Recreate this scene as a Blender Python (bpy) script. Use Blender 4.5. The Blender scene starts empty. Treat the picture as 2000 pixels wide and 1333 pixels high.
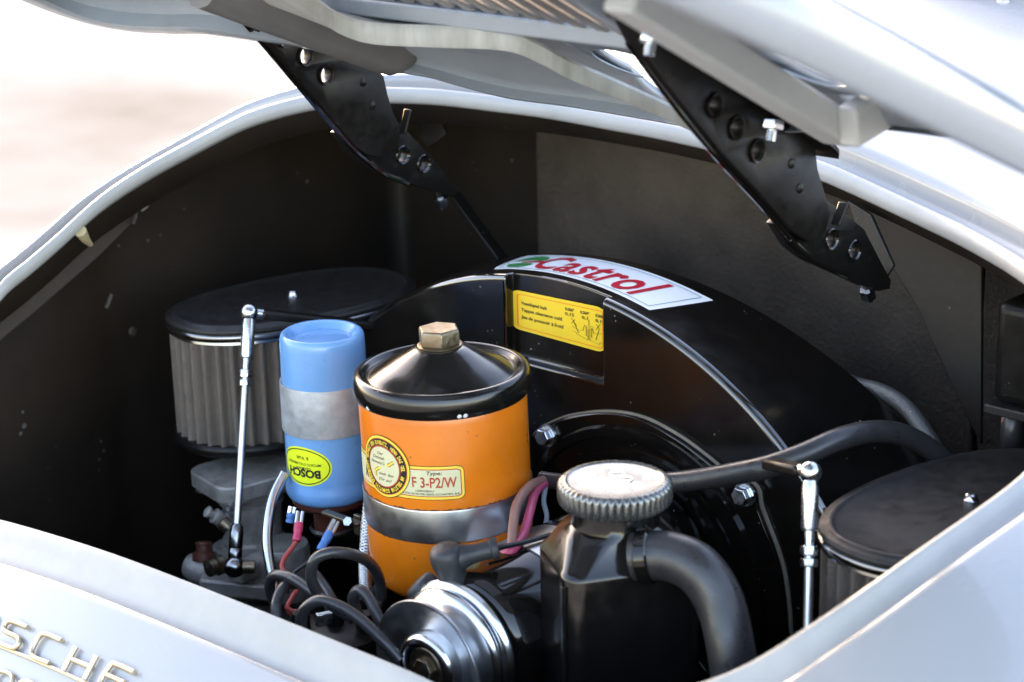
import bpy, bmesh, math, random
import numpy as np
from mathutils import Vector, Matrix

random.seed(7)
scene = bpy.context.scene
COL = scene.collection
R = math.radians

# ------------------------------------------------------------------ camera
PSI, TH, ROLL = R(42), R(18), R(1.4)
FPX = 4000.0
_r0 = np.array([math.cos(PSI), math.sin(PSI), 0.0])
CF = np.array([-math.sin(PSI) * math.cos(TH), math.cos(PSI) * math.cos(TH), -math.sin(TH)])
_u0 = np.cross(_r0, CF)
CR = math.cos(ROLL) * _r0 - math.sin(ROLL) * _u0
CU = math.cos(ROLL) * _u0 + math.sin(ROLL) * _r0
CAM = -CF * 1.27

cd = bpy.data.cameras.new('camera')
cam = bpy.data.objects.new('camera', cd)
COL.objects.link(cam)
cam.matrix_world = Matrix(((CR[0], CU[0], -CF[0], CAM[0]), (CR[1], CU[1], -CF[1], CAM[1]),
                           (CR[2], CU[2], -CF[2], CAM[2]), (0, 0, 0, 1)))
cd.sensor_width = 36.0
cd.lens = 72.0
cd.clip_start = 0.02
cd.clip_end = 500
cd.dof.use_dof = True
cd.dof.focus_distance = 1.285
cd.dof.aperture_fstop = 8.0
scene.camera = cam

# ------------------------------------------------------------------ sky, sun, exposure
SUN_AZ = R(64)          # from +Y towards -X
SUN_EL = R(14)
world = bpy.data.worlds.new('World')
scene.world = world
world.use_nodes = True
wn = world.node_tree.nodes
wl = world.node_tree.links
sky = wn.new('ShaderNodeTexSky')
sky.sky_type = 'NISHITA'
sky.sun_disc = False
sky.sun_elevation = SUN_EL
sky.sun_rotation = -SUN_AZ
sky.air_density = 1.0
sky.dust_density = 1.6
sky.ozone_density = 1.0
wl.new(sky.outputs[0], wn['Background'].inputs[0])
wn['Background'].inputs[1].default_value = 0.15

sl = bpy.data.lights.new('sun', 'SUN')
sl.energy = 0.8
sl.angle = R(0.53)
sl.color = (1.0, 0.89, 0.74)
sun = bpy.data.objects.new('sun', sl)
COL.objects.link(sun)
_sd = Vector((-math.sin(SUN_AZ) * math.cos(SUN_EL), math.cos(SUN_AZ) * math.cos(SUN_EL), math.sin(SUN_EL)))
sun.rotation_euler = _sd.to_track_quat('Z', 'Y').to_euler()

vs = scene.view_settings
vs.view_transform = 'Standard'
vs.look = 'None'
vs.gamma = 1.0
vs.use_curve_mapping = False
vs.exposure = 3.22
vs.use_white_balance = True
vs.white_balance_temperature = 7400
vs.white_balance_tint = 20
scene.render.engine = 'CYCLES'
scene.cycles.use_denoising = True
scene.cycles.max_bounces = 8


# ------------------------------------------------------------------ where a sight line meets a plane of the place
def ray(x, y):
    return CF + CR * ((x - 1000) / FPX) - CU * ((y - 666.5) / FPX)


def P(x, y, d):
    return Vector(CAM + ray(x, y) * d)


def PL(x, y, ax, v):
    q = ray(x, y)
    return Vector(CAM + q * ((v - CAM[ax]) / q[ax]))


def PX(x, y, v): return PL(x, y, 0, v)
def PY(x, y, v): return PL(x, y, 1, v)
def PZ(x, y, v): return PL(x, y, 2, v)


# ------------------------------------------------------------------ materials
MATS = {}


def material(name, col, rough=0.5, metal=0.0, coat=0.0, var=0.0, vscale=40.0, col2=None, bump=0.0, bscale=200.0,
             rvar=0.0, specks=0.0, speck_scale=260.0, speck_col=(0.5, 0.48, 0.45), spec=0.5, streak=None, trans=0.0):
    m = bpy.data.materials.new(name)
    m.use_nodes = True
    n, l = m.node_tree.nodes, m.node_tree.links
    b = n['Principled BSDF']
    b.inputs['Base Color'].default_value = (*col, 1)
    b.inputs['Roughness'].default_value = rough
    b.inputs['Metallic'].default_value = metal
    b.inputs['Coat Weight'].default_value = coat
    b.inputs['Coat Roughness'].default_value = 0.06
    b.inputs['Specular IOR Level'].default_value = spec
    b.inputs['Transmission Weight'].default_value = trans
    tc = n.new('ShaderNodeTexCoord')
    src = tc.outputs['Object']
    if streak:
        mp = n.new('ShaderNodeMapping')
        mp.inputs['Scale'].default_value = streak
        l.new(src, mp.inputs['Vector'])
        src2 = mp.outputs['Vector']
    else:
        src2 = src
    out = None
    if var > 0:
        nz = n.new('ShaderNodeTexNoise')
        nz.inputs['Scale'].default_value = vscale
        nz.inputs['Detail'].default_value = 5
        nz.inputs['Roughness'].default_value = 0.62
        l.new(src2, nz.inputs['Vector'])
        rp = n.new('ShaderNodeValToRGB')
        rp.color_ramp.elements[0].position = 0.5 - 0.2
        rp.color_ramp.elements[1].position = 0.5 + 0.2
        c2 = col2 if col2 else tuple(c * 0.5 for c in col)
        rp.color_ramp.elements[0].color = (*[a + (b_ - a) * var for a, b_ in zip(col, c2)], 1)
        rp.color_ramp.elements[1].color = (*col, 1)
        l.new(nz.outputs['Fac'], rp.inputs['Fac'])
        out = rp.outputs['Color']
    if specks > 0:
        vo = n.new('ShaderNodeTexVoronoi')
        vo.inputs['Scale'].default_value = speck_scale
        vo.inputs['Randomness'].default_value = 1.0
        l.new(src, vo.inputs['Vector'])
        n2 = n.new('ShaderNodeTexNoise')
        n2.inputs['Scale'].default_value = speck_scale * 0.22
        l.new(src, n2.inputs['Vector'])
        mu = n.new('ShaderNodeMath'); mu.operation = 'MULTIPLY_ADD'
        l.new(n2.outputs['Fac'], mu.inputs[0]); mu.inputs[1].default_value = 0.9; mu.inputs[2].default_value = -0.5 + specks * 0.12
        lt = n.new('ShaderNodeMath'); lt.operation = 'LESS_THAN'
        l.new(vo.outputs['Distance'], lt.inputs[0]); l.new(mu.outputs[0], lt.inputs[1])
        mx = n.new('ShaderNodeMix'); mx.data_type = 'RGBA'
        l.new(lt.outputs[0], mx.inputs['Factor'])
        if out is not None:
            l.new(out, mx.inputs['A'])
        else:
            mx.inputs['A'].default_value = (*col, 1)
        mx.inputs['B'].default_value = (*speck_col, 1)
        out = mx.outputs['Result']
    if out is not None:
        l.new(out, b.inputs['Base Color'])
    if rvar > 0:
        n3 = n.new('ShaderNodeTexNoise')
        n3.inputs['Scale'].default_value = vscale * 1.7
        n3.inputs['Detail'].default_value = 6
        l.new(src2, n3.inputs['Vector'])
        mr = n.new('ShaderNodeMapRange')
        mr.inputs['From Min'].default_value = 0.3; mr.inputs['From Max'].default_value = 0.7
        mr.inputs['To Min'].default_value = max(0.02, rough - rvar); mr.inputs['To Max'].default_value = min(1, rough + rvar)
        l.new(n3.outputs['Fac'], mr.inputs['Value'])
        l.new(mr.outputs['Result'], b.inputs['Roughness'])
    if bump > 0:
        n4 = n.new('ShaderNodeTexNoise')
        n4.inputs['Scale'].default_value = bscale
        n4.inputs['Detail'].default_value = 4
        l.new(src2, n4.inputs['Vector'])
        bp = n.new('ShaderNodeBump')
        bp.inputs['Strength'].default_value = bump
        bp.inputs['Distance'].default_value = 0.002
        l.new(n4.outputs['Fac'], bp.inputs['Height'])
        l.new(bp.outputs['Normal'], b.inputs['Normal'])
    MATS[name] = m
    return m


M = MATS
material('white_paint', (0.275, 0.280, 0.290), 0.26, coat=0.8, var=0.08, vscale=9, col2=(0.245, 0.25, 0.26), rvar=0.05)
material('lip_paint', (0.34, 0.342, 0.337), 0.42, var=0.3, vscale=40, col2=(0.22, 0.218, 0.205), bump=0.12, bscale=120)
material('lid_grey_paint', (0.27, 0.30, 0.335), 0.38, coat=0.3, var=0.5, vscale=26, col2=(0.20, 0.225, 0.255), rvar=0.1, bump=0.05, bscale=60)
material('frame_paint', (0.42, 0.42, 0.41), 0.5, var=0.35, vscale=50, col2=(0.33, 0.33, 0.32), bump=0.08, bscale=300)
material('frame_paint_shaded', (0.16, 0.155, 0.15), 0.42, var=0.35, vscale=50, bump=0.06, bscale=300)  # frame paint darkened: shade on the left bar is put into the colour
material('tray_paint', (0.42, 0.43, 0.41), 0.5, var=0.9, vscale=55, col2=(0.27, 0.27, 0.24), streak=(1.6, 1.6, 0.35), bump=0.15, bscale=120)
material('slat_metal', (0.42, 0.39, 0.37), 0.35, metal=0.7, var=0.6, vscale=60, col2=(0.22, 0.19, 0.17))
material('bay_black', (0.024, 0.0138, 0.0072), 0.6, var=0.95, vscale=9, col2=(0.006, 0.0034, 0.0018), specks=0.12, speck_scale=90, speck_col=(0.1, 0.09, 0.08), bump=0.2, bscale=90)
material('bay_primer', (0.05, 0.038, 0.03), 0.6, var=0.5, vscale=50)
material('cream_sealer', (0.42, 0.34, 0.2), 0.6, var=0.4, vscale=120)
material('mat_felt', (0.112, 0.085, 0.067), 0.85, var=0.95, vscale=9, col2=(0.030, 0.022, 0.017), bump=1.0, bscale=300)
material('black_gloss', (0.0055, 0.0047, 0.0042), 0.08, spec=0.5, coat=0.1, rvar=0.03, vscale=30, specks=0.12, speck_scale=230, speck_col=(0.16, 0.15, 0.14))
material('shroud_black', (0.0055, 0.0046, 0.004), 0.2, spec=0.5, rvar=0.06, vscale=30, specks=0.12, speck_scale=230, speck_col=(0.16, 0.15, 0.14), bump=0.02, bscale=40)
material('rim_gloss', (0.006, 0.0055, 0.005), 0.07, spec=1.0, coat=1.0)
material('lid_black', (0.006, 0.0055, 0.005), 0.2, spec=0.5, coat=0.15, rvar=0.05, vscale=50, specks=0.2, speck_scale=300, speck_col=(0.2, 0.19, 0.18))
material('black_satin', (0.006, 0.0052, 0.0048), 0.36, spec=0.25, rvar=0.1, vscale=60, specks=0.35, speck_scale=420, speck_col=(0.10, 0.09, 0.085), bump=0.06, bscale=150)
material('black_matt', (0.009, 0.008, 0.0075), 0.5, rvar=0.12, vscale=80, var=0.4, col2=(0.02, 0.018, 0.016), specks=0.3, speck_scale=500, speck_col=(0.12, 0.115, 0.11))
material('rubber', (0.020, 0.020, 0.022), 0.34, spec=0.6, rvar=0.1, vscale=80, bump=0.08, bscale=300, var=0.5, col2=(0.034, 0.033, 0.034))
material('boot_rubber', (0.022, 0.024, 0.028), 0.5, rvar=0.08, vscale=90, bump=0.08, bscale=260)
material('orange_paint', (0.78, 0.19, 0.006), 0.34, coat=0.3, var=0.75, vscale=20, col2=(0.56, 0.125, 0.005), rvar=0.08, specks=0.35, speck_scale=190, speck_col=(0.25, 0.10, 0.03))
material('blue_enamel', (0.13, 0.33, 0.63), 0.32, coat=0.4, var=0.3, vscale=35, col2=(0.10, 0.27, 0.55), rvar=0.08, specks=0.25, speck_scale=180, speck_col=(0.12, 0.16, 0.25), bump=0.03, bscale=120)
material('galvanised', (0.50, 0.53, 0.56), 0.5, metal=0.45, var=1.0, vscale=75, col2=(0.30, 0.32, 0.35), rvar=0.15, bump=0.1, bscale=140)
material('band_steel', (0.58, 0.59, 0.61), 0.33, metal=1.0, var=0.2, vscale=40, rvar=0.06)
material('rust', (0.16, 0.045, 0.02), 0.8, var=0.7, vscale=300)
material('chip_white', (0.6, 0.6, 0.6), 0.6)
material('zinc', (0.62, 0.65, 0.68), 0.28, metal=1.0, var=0.4, vscale=90, col2=(0.42, 0.44, 0.47), rvar=0.1)
material('cap_zinc', (0.15, 0.155, 0.153), 0.25, metal=0.85, spec=0.3, rvar=0.08, vscale=120, var=0.4, col2=(0.30, 0.31, 0.31))
material('pulley_bright', (0.66, 0.67, 0.68), 0.2, metal=1.0, rvar=0.04, vscale=60)
material('bright_zinc', (0.62, 0.64, 0.66), 0.2, metal=1.0, rvar=0.08, vscale=60, var=0.2)
material('pulley_dark', (0.62, 0.63, 0.645), 0.36, metal=1.0, rvar=0.06, vscale=70)
material('dark_chrome', (0.28, 0.28, 0.29), 0.2, metal=1.0, rvar=0.06, vscale=90)
material('yellow_passivated', (0.27, 0.245, 0.185), 0.40, metal=1.0, var=0.95, vscale=150, col2=(0.22, 0.15, 0.09), rvar=0.12, bump=0.1, bscale=260)
material('cast_alloy', (0.44, 0.42, 0.39), 0.46, metal=0.45, var=0.9, vscale=70, col2=(0.20, 0.18, 0.16), bump=0.3, bscale=320)
material('bakelite', (0.10, 0.03, 0.018), 0.4, var=0.4, vscale=60)
material('gasket', (0.30, 0.26, 0.20), 0.7, var=0.6, vscale=90, col2=(0.16, 0.13, 0.1))
material('pleat_cloth', (0.145, 0.118, 0.10), 0.7, var=0.5, vscale=80, col2=(0.08, 0.064, 0.055), bump=0.8, bscale=900)
material('sticker_white', (0.80, 0.82, 0.84), 0.3, var=0.12, vscale=40)
material('sticker_red', (0.50, 0.012, 0.028), 0.3)
material('sticker_green', (0.02, 0.22, 0.06), 0.3)
material('sticker_teal', (0.15, 0.33, 0.30), 0.35)
material('label_yellow', (0.84, 0.56, 0.035), 0.35, var=0.12, vscale=60)
material('label_orange', (0.80, 0.22, 0.01), 0.4)
material('ink_black', (0.015, 0.013, 0.012), 0.45)
material('label_lime', (0.72, 0.82, 0.03), 0.35)
material('label_cream', (0.62, 0.58, 0.36), 0.4, var=0.2, vscale=120, col2=(0.5, 0.46, 0.28))
material('label_gold', (0.85, 0.58, 0.07), 0.35)
material('label_red', (0.45, 0.06, 0.03), 0.4)
material('wire_red', (0.42, 0.06, 0.05), 0.4)
material('wire_pink', (0.50, 0.07, 0.16), 0.4, var=0.3, vscale=120)
material('wire_brown', (0.30, 0.15, 0.12), 0.45, var=0.3, vscale=120)
material('wire_black', (0.012, 0.012, 0.014), 0.35)
material('wire_grey', (0.20, 0.23, 0.27), 0.4)
material('terminal_pink', (0.58, 0.05, 0.12), 0.35)
material('terminal_blue', (0.05, 0.20, 0.50), 0.35)
material('braid_steel', (0.50, 0.52, 0.53), 0.3, metal=1.0, var=0.5, vscale=300, col2=(0.2, 0.2, 0.2))
material('tank_black', (0.005, 0.0045, 0.0045), 0.14, spec=0.5, rvar=0.08, vscale=40, bump=0.04, bscale=90)
material('gold_letter', (0.55, 0.46, 0.32), 0.35, metal=0.8)
material('glass_dark', (0.02, 0.02, 0.022), 0.05, coat=0.5)
material('ground_stone', (0.42, 0.41, 0.385), 0.9, var=1.0, vscale=0.5, col2=(0.22, 0.19, 0.155), bump=0.3, bscale=30, spec=0.0)
material('pipe_grey', (0.12, 0.12, 0.115), 0.42, metal=0.5, bump=0.35, bscale=500, specks=0.4, speck_scale=500)


# ------------------------------------------------------------------ builders
def catmull(pts, n, closed=False):
    pts = [np.array(p, float) for p in pts]
    N = len(pts)
    out = []
    segs = N if closed else N - 1
    for i in range(segs):
        if closed:
            p0, p1, p2, p3 = pts[(i - 1) % N], pts[i], pts[(i + 1) % N], pts[(i + 2) % N]
        else:
            p1, p2 = pts[i], pts[i + 1]
            p0 = pts[i - 1] if i > 0 else 2 * p1 - p2
            p3 = pts[i + 2] if i + 2 < N else 2 * p2 - p1
        for k in range(n):
            t = k / n
            out.append(0.5 * ((2 * p1) + (-p0 + p2) * t + (2 * p0 - 5 * p1 + 4 * p2 - p3) * t * t + (-p0 + 3 * p1 - 3 * p2 + p3) * t ** 3))
    if not closed:
        out.append(pts[-1])
    return out


class G:
    """collects the faces of ONE part"""

    def __init__(s):
        s.v, s.f = [], []

    def add(s, vs_, fs_):
        o = len(s.v)
        s.v += [tuple(v) for v in vs_]
        s.f += [tuple(i + o for i in f) for f in fs_]
        return s

    def rings(s, rings, close=True, cap0=False, cap1=False, loop=False):
        n = len(rings[0])
        vs_ = [p for r in rings for p in r]
        fs_ = []
        m = len(rings)
        for k in range(m if loop else m - 1):
            a, b = k * n, ((k + 1) % m) * n
            for i in range(n if close else n - 1):
                j = (i + 1) % n
                fs_.append((a + i, a + j, b + j, b + i))
        if cap0: fs_.append(tuple(range(n - 1, -1, -1)))
        if cap1: fs_.append(tuple((m - 1) * n + i for i in range(n)))
        return s.add(vs_, fs_)

    def lathe(s, prof, c=(0, 0, 0), axis=(0, 0, 1), seg=64, cap0=False, cap1=False):
        q = Vector(axis).normalized().to_track_quat('Z', 'Y').to_matrix()
        c = Vector(c)
        rings = []
        for r, z in prof:
            rings.append([c + q @ Vector((r * math.cos(2 * math.pi * i / seg), r * math.sin(2 * math.pi * i / seg), z)) for i in range(seg)])
        return s.rings(rings, True, cap0, cap1)

    def tube(s, pts, r, seg=12, sm=8, closed=False, caps=True):
        rad = r if isinstance(r, (list, tuple)) else [r] * len(pts)
        if sm > 1:
            p4 = catmull([(*p, q) for p, q in zip(pts, rad)], sm, closed)
            pts = [Vector(p[:3]) for p in p4]
            rad = [p[3] for p in p4]
        else:
            pts = [Vector(p) for p in pts]
        n = len(pts)
        up = None
        rings = []
        for i in range(n):
            if closed:
                t = pts[(i + 1) % n] - pts[i - 1]
            else:
                t = pts[min(i + 1, n - 1)] - pts[max(i - 1, 0)]
            t.normalize()
            if up is None:
                up = t.orthogonal().normalized()
            up = (up - t * up.dot(t)).normalized()
            w = t.cross(up)
            rings.append([pts[i] + (up * math.cos(2 * math.pi * k / seg) + w * math.sin(2 * math.pi * k / seg)) * rad[i] for k in range(seg)])
        return s.rings(rings, True, caps and not closed, caps and not closed, closed)

    def box(s, c, sx, sy, sz, rot=None):
        c = Vector(c)
        q = rot if rot is not None else Matrix.Identity(3)
        vs_ = [c + q @ Vector((a * sx / 2, b * sy / 2, d * sz / 2)) for a in (-1, 1) for b in (-1, 1) for d in (-1, 1)]
        return s.add(vs_, [(0, 1, 3, 2), (4, 6, 7, 5), (0, 4, 5, 1), (2, 3, 7, 6), (0, 2, 6, 4), (1, 5, 7, 3)])

    def hexa(s, c, axis, af, h, flat=True):
        """hexagonal head: across flats af, height h from c along axis, slightly chamfered"""
        r = af / 2 / math.cos(math.pi / 6)
        return s.lathe([(r, 0), (r, h * 0.86), (r * 0.93, h)], c, axis, 6, True, True)

    def beam(s, a, b, w, h, up=(0, 0, 1)):
        a, b = Vector(a), Vector(b)
        t = (b - a).normalized()
        side = t.cross(Vector(up)).normalized()
        u = side.cross(t).normalized()
        rot = Matrix((t, side, u)).transposed()
        return s.box((a + b) / 2, (b - a).length, w, h, rot)

    def prism(s, poly, off):
        off = Vector(off)
        a = [Vector(p) for p in poly]
        return s.rings([a, [p + off for p in a]], True, True, True)

    def mesh(s, name, ang=35, recalc=True):
        me = bpy.data.meshes.new(name)
        me.from_pydata([tuple(v) for v in s.v], [], s.f)
        bm = bmesh.new()
        bm.from_mesh(me)
        bmesh.ops.remove_doubles(bm, verts=bm.verts, dist=1e-7)
        if recalc:
            bmesh.ops.recalc_face_normals(bm, faces=bm.faces)
        finish(bm, ang)
        bm.to_mesh(me)
        bm.free()
        return me


def finish(bm, ang=35):
    a = R(ang)
    for f in bm.faces: f.smooth = True
    for e in bm.edges:
        e.smooth = not (len(e.link_faces) == 2 and e.calc_face_angle(0) > a)


def link(name, me, mat, parent=None, bevel=0.0, seg=2, bang=35, label=None):
    o = bpy.data.objects.new(name, me)
    me.name = name
    COL.objects.link(o)
    if mat: me.materials.append(M[mat])
    if parent is not None:
        o.parent = parent
        o.matrix_parent_inverse = Matrix.Translation(parent.location).inverted() if parent.type == 'EMPTY' else Matrix.Identity(4)
    if bevel > 0:
        b = o.modifiers.new('bevel', 'BEVEL')
        b.width = bevel; b.segments = seg; b.limit_method = 'ANGLE'; b.angle_limit = R(bang)
    if label: o['label'] = label
    return o


def part(name, g, mat, parent, bevel=0.0, seg=2, ang=35, label=None, bang=35):
    return link(name, g.mesh(name, ang), mat, parent, bevel, seg, bang, label)


def thing(name, label, cat, loc=(0, 0, 0), group=None):
    o = bpy.data.objects.new(name, None)
    COL.objects.link(o)
    o.location = loc
    o.empty_display_size = 0.02
    o['label'] = label
    o['category'] = cat
    if group: o['group'] = group
    return o


def one(name, g, mat, label, cat, group=None, **kw):
    o = part(name, g, mat, None, **kw)
    o['label'] = label
    o['category'] = cat
    if group: o['group'] = group
    return o


def plate(name, outer, holes, thick, origin, ex, ey, mat, parent, bevel=0.0006, label=None):
    """flat plate with round or free holes, 2D points in the frame (origin, ex, ey), given a real thickness"""
    cu = bpy.data.curves.new(name, 'CURVE')
    cu.dimensions = '2D'
    cu.fill_mode = 'BOTH'
    cu.extrude = thick / 2
    cu.bevel_depth = bevel
    cu.bevel_resolution = 1
    for poly in [outer] + holes:
        sp = cu.splines.new('POLY')
        sp.points.add(len(poly) - 1)
        for q, p in zip(sp.points, poly): q.co = (p[0], p[1], 0, 1)
        sp.use_cyclic_u = True
    ob = bpy.data.objects.new('tmp', cu)
    COL.objects.link(ob)
    dg = bpy.context.evaluated_depsgraph_get()
    me = bpy.data.meshes.new_from_object(ob.evaluated_get(dg))
    bpy.data.objects.remove(ob)
    bpy.data.curves.remove(cu)
    ex, ey = Vector(ex), Vector(ey)
    ez = ex.cross(ey)
    o = Vector(origin)
    for v in me.vertices:
        c = v.co.copy()
        v.co = o + ex * c.x + ey * c.y + ez * c.z
    bm = bmesh.new(); bm.from_mesh(me)
    bmesh.ops.remove_doubles(bm, verts=bm.verts, dist=1e-6)
    bmesh.ops.recalc_face_normals(bm, faces=bm.faces)
    finish(bm, 30); bm.to_mesh(me); bm.free()
    return link(name, me, mat, parent, label=label)


def circ(cx, cy, r, n=24, ry=None):
    ry = ry or r
    return [(cx + r * math.cos(2 * math.pi * i / n), cy + ry * math.sin(2 * math.pi * i / n)) for i in range(n)]


_TXT = {}


def text2d(s, bold=0.0, shear=0.0, space=1.0):
    """outline of writing as 2D points and faces; width and height are normalised by cap height 1"""
    k = (s, bold, shear, space)
    if k in _TXT: return _TXT[k]
    cu = bpy.data.curves.new('t', 'FONT')
    cu.body = s
    cu.size = 1.0
    cu.resolution_u = 3
    cu.offset = bold
    cu.shear = shear
    cu.space_character = space
    ob = bpy.data.objects.new('tmp', cu)
    COL.objects.link(ob)
    dg = bpy.context.evaluated_depsgraph_get()
    me = bpy.data.meshes.new_from_object(ob.evaluated_get(dg))
    v = [(p.co.x / 0.73, p.co.y / 0.73) for p in me.vertices]
    f = [tuple(p.vertices) for p in me.polygons]
    bpy.data.objects.remove(ob); bpy.data.curves.remove(cu); bpy.data.meshes.remove(me)
    x0 = min(p[0] for p in v); x1 = max(p[0] for p in v)
    v = [(p[0] - x0, p[1]) for p in v]
    _TXT[k] = (v, f, x1 - x0)
    return _TXT[k]


def write(g, s, fn, x, y, h, width=None, align='L', rot=0.0, **kw):
    """put writing on a surface: fn(u, v) -> 3D point; cap height h, optional total width"""
    v, f, w = text2d(s, **kw)
    sx = (width / w) if width else h
    off = {'L': 0, 'C': -w * sx / 2, 'R': -w * sx}[align]
    c, sn = math.cos(rot), math.sin(rot)
    pts = []
    for a, b in v:
        px, py = a * sx + off, b * h
        pts.append(fn(x + px * c - py * sn, y + px * sn + py * c))
    g.add(pts, f)


def ribbon(g, pts, w, fn, closed=False):
    """flat line of width w drawn on a surface fn"""
    n = len(pts)
    L, Rr = [], []
    for i in range(n):
        a = pts[(i - 1) % n] if (closed or i > 0) else pts[i]
        b = pts[(i + 1) % n] if (closed or i < n - 1) else pts[i]
        dx, dy = b[0] - a[0], b[1] - a[1]
        d = math.hypot(dx, dy) or 1
        nx, ny = -dy / d * w / 2, dx / d * w / 2
        L.append(fn(pts[i][0] + nx, pts[i][1] + ny))
        Rr.append(fn(pts[i][0] - nx, pts[i][1] - ny))
    g.rings([L, Rr], closed)


def rrect(x0, y0, x1, y1, r, n=6, sub=1):
    pts = []
    for cx, cy, a0 in ((x1 - r, y0 + r, -90), (x1 - r, y1 - r, 0), (x0 + r, y1 - r, 90), (x0 + r, y0 + r, 180)):
        for k in range(n + 1):
            a = R(a0 + 90 * k / n)
            pts.append((cx + r * math.cos(a), cy + r * math.sin(a)))
    if sub > 1:
        out = []
        for i, p in enumerate(pts):
            q = pts[(i + 1) % len(pts)]
            d = math.hypot(q[0] - p[0], q[1] - p[1])
            k = max(1, int(d / sub_len)) if False else (sub if d > r else 1)
            for j in range(k):
                out.append((p[0] + (q[0] - p[0]) * j / k, p[1] + (q[1] - p[1]) * j / k))
        pts = out
    return pts


def fill(g, poly, fn, inner=0.0, rings_=4):
    """fill a convex-ish outline with a fan of rings so that it can bend with the surface"""
    cx = sum(p[0] for p in poly) / len(poly); cy = sum(p[1] for p in poly) / len(poly)
    rs = []
    for k in range(rings_ + 1):
        t = 1 - (1 - inner) * k / rings_
        t = max(t, 0.001)
        rs.append([fn(cx + (p[0] - cx) * t, cy + (p[1] - cy) * t) for p in poly])
    g.rings(rs, True)


# ================================================================== THE SETTING
gz = -0.78
g = G(); g.box((0, 0, gz - 0.05), 240, 240, 0.1)
o = link('ground', g.mesh('ground'), 'ground_stone'); o['kind'] = 'structure'

# ------------------------------------------------------------------ car body round the engine bay
body = thing('car_body', 'white car rear body with open engine bay rim around the engine', 'car', (0, 0, gz))


def mix(a, b, t): return a + (b - a) * t


rim_pts = [PX(0, 590, -.352), PX(60, 537, -.352), PX(124, 481, -.351), PX(185, 424, -.349), PX(244, 380, -.345), PX(312, 338, -.338), PX(385, 299, -.326),
           PX(440, 270, -.313), PX(490, 247, -.300), PX(560, 226, -.281), PX(623, 213, -.264), PX(690, 205, -.246), PX(757, 202, -.228), PX(855, 206, -.198), PX(960, 219, -.163),
           PY(1063, 232, .186), PY(1203, 258, .192), PY(1284, 273, .193), PY(1405, 300, .192), PY(1500, 324, .188), PY(1590, 350, .182), PY(1665, 382, .176), PY(1740, 417, .168),
           PY(1830, 460, .156), PY(1920, 504, .139), PY(2000, 549, .119), PY(2090, 625, .088),
           Vector((.343, .045, .012)), PX(2000, 925, .348), PX(1800, 1070, .338), PX(1600, 1210, .314), PX(1380, 1333, .270),
           Vector((.19, -.218, -.106)), PY(850, 1333, -.226), PY(600, 1230, -.227), PY(400, 1150, -.227), PY(200, 1075, -.225), PY(0, 1015, -.222), PY(-160, 975, -.216),
           Vector((-.325, -.195, -.085)), Vector((-.352, -.168, -.045))]
_rim = np.array(catmull(rim_pts, 10, True))
for _ in range(6):
    _rim = (_rim + 0.5 * (np.roll(_rim, 1, 0) + np.roll(_rim, -1, 0))) / 2
# even spacing
_d = np.r_[0, np.cumsum(np.linalg.norm(np.diff(np.vstack([_rim, _rim[:1]]), axis=0), axis=1))]
NR = 220
_s = np.linspace(0, _d[-1], NR, endpoint=False)
_cl = np.vstack([_rim, _rim[:1]])
RIM = np.stack([np.interp(_s, _d, _cl[:, k]) for k in range(3)], 1)
_t = np.roll(RIM, -4, 0) - np.roll(RIM, 4, 0)
OUT = np.stack([_t[:, 1], -_t[:, 0]], 1)
OUT /= np.linalg.norm(OUT, axis=1)[:, None]
if ((RIM[:, :2] - RIM[:, :2].mean(0)) * OUT).sum() < 0: OUT = -OUT
for _ in range(25):
    OUT = OUT + np.roll(OUT, 1, 0) + np.roll(OUT, -1, 0)
    OUT /= np.linalg.norm(OUT, axis=1)[:, None]


def deck(d, ox, oy):
    wf, wr_ = max(oy, 0) ** 2, max(-oy, 0) ** 2
    wl_, wq = max(-ox, 0) ** 2, max(ox, 0) ** 2
    zf = .20 * d
    zr = -.95 * d - 1.6 * d * d
    zl = -.42 * d - 2.2 * d * d
    zq = -.18 * d - 1.3 * d * d
    return wf * zf + wr_ * zr + wl_ * zl + wq * zq


FAR = [.009 * min(1, max(0, (ox * -.67 + oy * .74) * 1.6 + .3)) for ox, oy in OUT]
RIM[:, 2] += np.array(FAR)


def rim_ring(d, dz):
    r = []
    for (x, y, z), (ox, oy), fw_ in zip(RIM, OUT, FAR):
        k = 1.0 if (dz >= 0 or d < .006) else .35 + .65 * fw_ / .009
        r.append((x + ox * d, y + oy * d, z + dz * k + deck(max(d, 0), ox, oy)))
    return r


rebate = G().rings([rim_ring(.004, -.010), rim_ring(.0005, -.009), rim_ring(-.0012, -.007), rim_ring(-.001, -.002), rim_ring(.0005, .001),
                    rim_ring(.003, .0022), rim_ring(.0055, .0012), rim_ring(.0075, -.0030), rim_ring(.0095, -.0065), rim_ring(.0125, -.0088), rim_ring(.0160, -.0092), rim_ring(.0190, -.0078)])
rim_o = part('opening_lip', rebate, 'lip_paint', body, ang=80, label='worn off-white lip of the opening')
shell = G().rings([rim_ring(.0190, -.0078), rim_ring(.0205, -.0055), rim_ring(.0213, -.002), rim_ring(.0218, .003), rim_ring(.0224, .0062),
                   rim_ring(.0240, .0080), rim_ring(.0275, .0086)] +
                  [rim_ring(d, .0088) for d in (.045, .06, .08, .105, .135, .17, .21, .26, .31, .38, .46)])
shell_o = part('rear_shell', shell, 'white_paint', body, ang=80)

# the tub of the bay below the deck: dark walls and floor
X0, X1, Y0w, Y1w, ZF = -.43, .43, -.262, .335, -.42


def wall_pt(x, y, z):
    return (min(max(x, X0), X1), min(max(y, Y0w), Y1w), z)


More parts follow.
